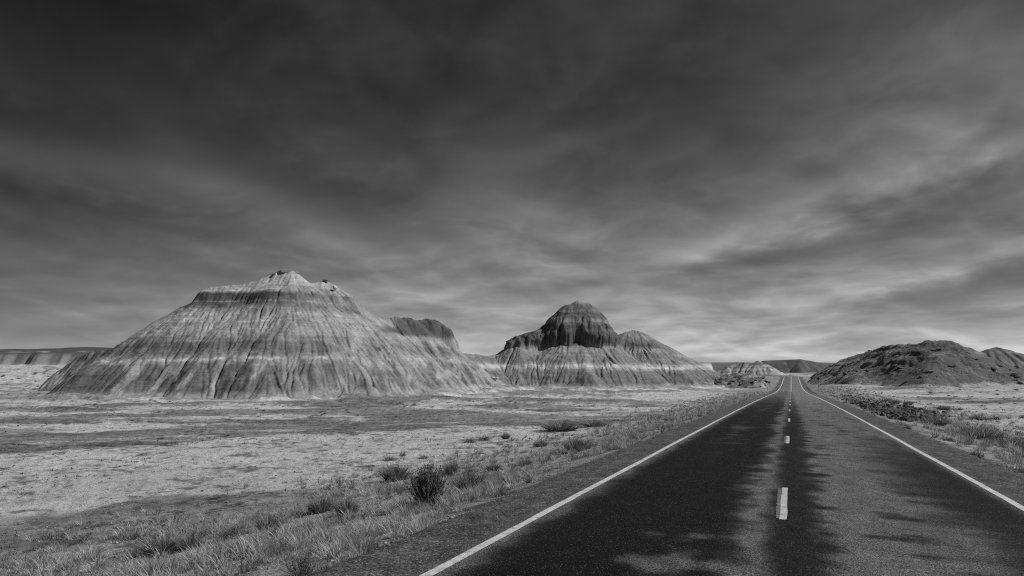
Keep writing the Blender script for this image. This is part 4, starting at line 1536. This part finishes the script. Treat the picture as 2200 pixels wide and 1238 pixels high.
SHRUBS = [
    ('salt', 917, 1086, 108, 86, 'large dark leafy saltbush, tallest plant on the left verge', None, 0),
    ('tuss', 849, 1032, 82, 44, 'rounded grey grass clump just left of the large saltbush', None, 0),
    ('tuss', 1008, 1052, 72, 52, 'grey upright grass clump just right of the large saltbush', None, 1),
    ('tuss', 970, 1022, 34, 40, 'narrow grass clump behind the large saltbush', None, 2),
    ('low', 836, 990, 32, 16, 'low dark shrub at the edge of the sand, leftmost of three', None, 0),
    ('low', 866, 979, 17, 14, 'small dark shrub at the edge of the sand, middle of three', None, 1),
    ('low', 911, 986, 24, 12, 'low dark shrub at the edge of the sand, rightmost of three', None, 2),
    ('tuss', 1086, 943, 22, 18, 'small round dark bush standing alone by the gravel bench', None, 1),
    ('tuss', 1205, 926, 92, 27, 'wide dark brush clump beside the gravel bench', None, 1),
    ('tuss', 1277, 917, 56, 18, 'smaller dark brush clump right of the wide one', None, 3),
    ('tuss', 1237, 971, 60, 36, 'tall grey grass clump beside the left shoulder', None, 2),
    ('salt', 662, 1166, 52, 46, 'dark round bush low on the left verge', None, 2),
    ('low', 736, 1177, 32, 30, 'small dark bush right of the round bush', None, 3),
    ('tuss', 350, 1188, 95, 46, 'wide dark brush clump at lower left', None, 3),
    ('tuss', 412, 1180, 52, 42, 'dark brush clump joined to the wide one at lower left', None, 1),
    ('tuss', 577, 1142, 74, 44, 'spreading grass clump with dark base on the left verge', None, 2),
    ('tuss', 500, 1158, 44, 38, 'upright grass clump left of the spreading one', None, 0),
    ('salt', 648, 1236, 110, 46, 'fine dark scrub at the bottom edge of the picture', None, 1),
    ('tuss', 335, 1240, 76, 46, 'grass clump cut off by the lower left edge', None, 0),
    ('tuss', 690, 1100, 70, 38, 'pale tall grass clump left of the saltbush', None, 2),
    ('tuss', 745, 1105, 60, 44, 'dense grass clump between pale clump and saltbush', None, 1),
    ('tuss', 1060, 1012, 36, 22, 'small grass clump behind the grey upright one', None, 3),
    ('tuss', 1130, 1000, 30, 18, 'small dark grass clump midway up the left verge', None, 3),
    ('tuss', 1160, 960, 34, 18, 'small grass clump left of the tall grey one', None, 0),
    ('low', 1095, 962, 26, 10, 'low dark plant near the small round bush', None, 1),
    ('low', 1040, 945, 30, 14, 'low plant on the sand edge beyond the verge', None, 2),
    ('low', 1010, 950, 40, 12, 'flat dark plant on the sand edge beyond the verge', None, 3),
    ('low', 1320, 965, 30, 16, 'dark tuft halfway along the left shoulder', None, 0),
    ('low', 1380, 930, 26, 12, 'dark tuft farther along the left shoulder', None, 1),
    ('tuss', 1440, 905, 30, 12, 'brush clump far along the left shoulder', None, 3),
    ('low', 2160, 960, 62, 34, 'large dark brush at the right edge beside the road', None, 0),
    ('tuss', 2112, 944, 84, 36, 'wide grey brush clump on the right verge', None, 1),
    ('tuss', 2192, 966, 40, 32, 'dark brush cut off by the right edge', None, 3),
    ('tuss', 2014, 914, 56, 28, 'grey grass clump below the riprap bank', None, 0),
    ('low', 1950, 921, 20, 13, 'small dark shrub next to the right shoulder', None, 1),
    ('low', 1972, 905, 26, 12, 'dark shrub among the last riprap stones', None, 2),
    ('low', 2102, 901, 44, 17, 'dark shrub on the right-hand flat, left of a pair', None, 3),
    ('low', 2138, 901, 34, 11, 'dark shrub on the right-hand flat, right of a pair', None, 0),
    ('low', 2092, 978, 22, 15, 'small dark bush at the gravel edge on the right', None, 1),
    ('low', 2142, 1002, 28, 12, 'low dark bush nearest the lower right edge', None, 2),
    ('low', 2178, 972, 28, 15, 'dark bush below the large brush at the right edge', None, 3),
    ('tuss', 1908, 862, 18, 9, 'grey shrub behind the riprap bank, leftmost of three', None, 0),
    ('tuss', 1923, 867, 24, 12, 'grey shrub behind the riprap bank, middle of three', None, 1),
    ('tuss', 1951, 870, 26, 12, 'grey shrub behind the riprap bank, rightmost of three', None, 2),
    ('tuss', 2027, 881, 34, 12, 'pale wide shrub on the sand right of the riprap', None, 2),
    ('low', 2062, 881, 17, 9, 'small tilted shrub on the sand right of the riprap', None, 1),
    ('low', 2111, 874, 13, 7, 'lone small shrub far out on the right-hand sand', None, 2),
    ('low', 2197, 898, 14, 10, 'small shrub at the right edge of the picture', None, 3),
    ('low', 2065, 926, 26, 10, 'low dark tuft between the brush clumps on the right', None, 0),
    ('low', 2040, 948, 24, 12, 'dark tuft in the pale grass on the right verge', None, 1),
    ('low', 489, 937, 12, 7, 'small shrub on the dark bench, second from right', None, 0),
    ('low', 449, 942, 10, 6, 'small shrub on the dark bench, second from left', None, 1),
    ('low', 345, 943, 14, 6, 'small shrub on the dark bench, leftmost', None, 2),
    ('low', 433, 929, 10, 6, 'small shrub just behind the dark bench', None, 3),
    ('low', 890, 870, 12, 6, 'small shrub at the foot of the large butte', None, 1),
    ('low', 1110, 878, 10, 5, 'small shrub on the flat before the saddle', None, 2),
]
for q in SHRUBS:
    shrub(*q)
for i in range(46):
    px, py = rnd.uniform(0, 1500), 862 + 46 * rnd.random() ** 1.5
    if px > 1400 and py > 880:
        continue
    shrub('low', px, py, rnd.uniform(5, 9), rnd.uniform(3, 5), 'tiny dark shrub scattered on the flat before the buttes', 'tiny shrubs on the flat before the buttes', i)
for i in range(30):
    px, py = rnd.uniform(1800, 2195), 838 + 30 * rnd.random()
    shrub('low', px, py, rnd.uniform(5, 10), rnd.uniform(3, 5), 'tiny dark shrub on the flat before the rocky hill', 'tiny shrubs on the flat before the rocky hill', i)
for i in range(40):
    px, py = rnd.uniform(0, 230), 790 + 62 * rnd.random()
    shrub('low', px, py, rnd.uniform(4, 9), rnd.uniform(3, 5), 'tiny dark shrub on the far flat left of the buttes', 'tiny shrubs on the far left flat', i)
print('shrubs', time.time() - T0)

# ------------------------------------------------------------------ roadside sign and marker post
M_STEEL = flat_material('galvanised_post', 0.10, rough=0.6, var=0.15, metallic=0.3)
M_SIGN = flat_material('dull_sign_back', 0.045, rough=0.6, var=0.15)


def box(bm, cx, cy, cz, sx, sy, sz):
    r = bmesh.ops.create_cube(bm, size=1.0)
    for v in r['verts']:
        v.co = (v.co.x * sx + cx, v.co.y * sy + cy, v.co.z * sz + cz)
    return r['verts']


def bm_obj(name, bm, mat, parent):
    me = bpy.data.meshes.new(name)
    bm.to_mesh(me)
    bm.free()
    me.materials.append(mat)
    return obj(name, me, None, parent)


sx, sy = 204 * ST + 7.0 * CT, 204 * CT - 7.0 * ST
sz = float(ground_z(np.array([sx]), np.array([sy]))[0])
sz = max(sz, grid_z(RHILL, sx, sy))
root = bpy.data.objects.new('road_sign', None)
COL.objects.link(root)
root.location = (sx, sy, sz)
root.rotation_euler = (0, 0, -TH)
bm = bmesh.new()
box(bm, 0, 0, 1.5, .09, .05, 3.2)
bm_obj('post', bm, M_STEEL, root)
bm = bmesh.new()
vs = box(bm, 0, 0, 0, .62, .02, .62)
bmesh.ops.rotate(bm, verts=vs, cent=(0, 0, 0), matrix=__import__('mathutils').Matrix.Rotation(R(45), 3, 'Y'))
for v in vs:
    v.co.z += 2.6
    v.co.y -= .04
bmesh.ops.bevel(bm, geom=bm.edges[:], offset=.004, segments=1, affect='EDGES')
bm_obj('panel', bm, M_SIGN, root)
tag(root, 'dark sign on a thin post right of the road', 'road sign')

sx, sy = 196 * ST - 6.0 * CT, 196 * CT + 6.0 * ST
sz = float(ground_z(np.array([sx]), np.array([sy]))[0])
root = bpy.data.objects.new('marker_post', None)
COL.objects.link(root)
root.location = (sx, sy, sz)
root.rotation_euler = (0, 0, -TH)
bm = bmesh.new()
box(bm, 0, 0, .55, .10, .03, 1.15)
bm_obj('post', bm, M_STEEL, root)
bm = bmesh.new()
box(bm, 0, -.022, 1.0, .09, .008, .12)
bm_obj('reflector', bm, M_PALE, root)
tag(root, 'thin marker post left of the road before the crest', 'post')
print('done', time.time() - T0, sum(len(m.polygons) for m in bpy.data.meshes))
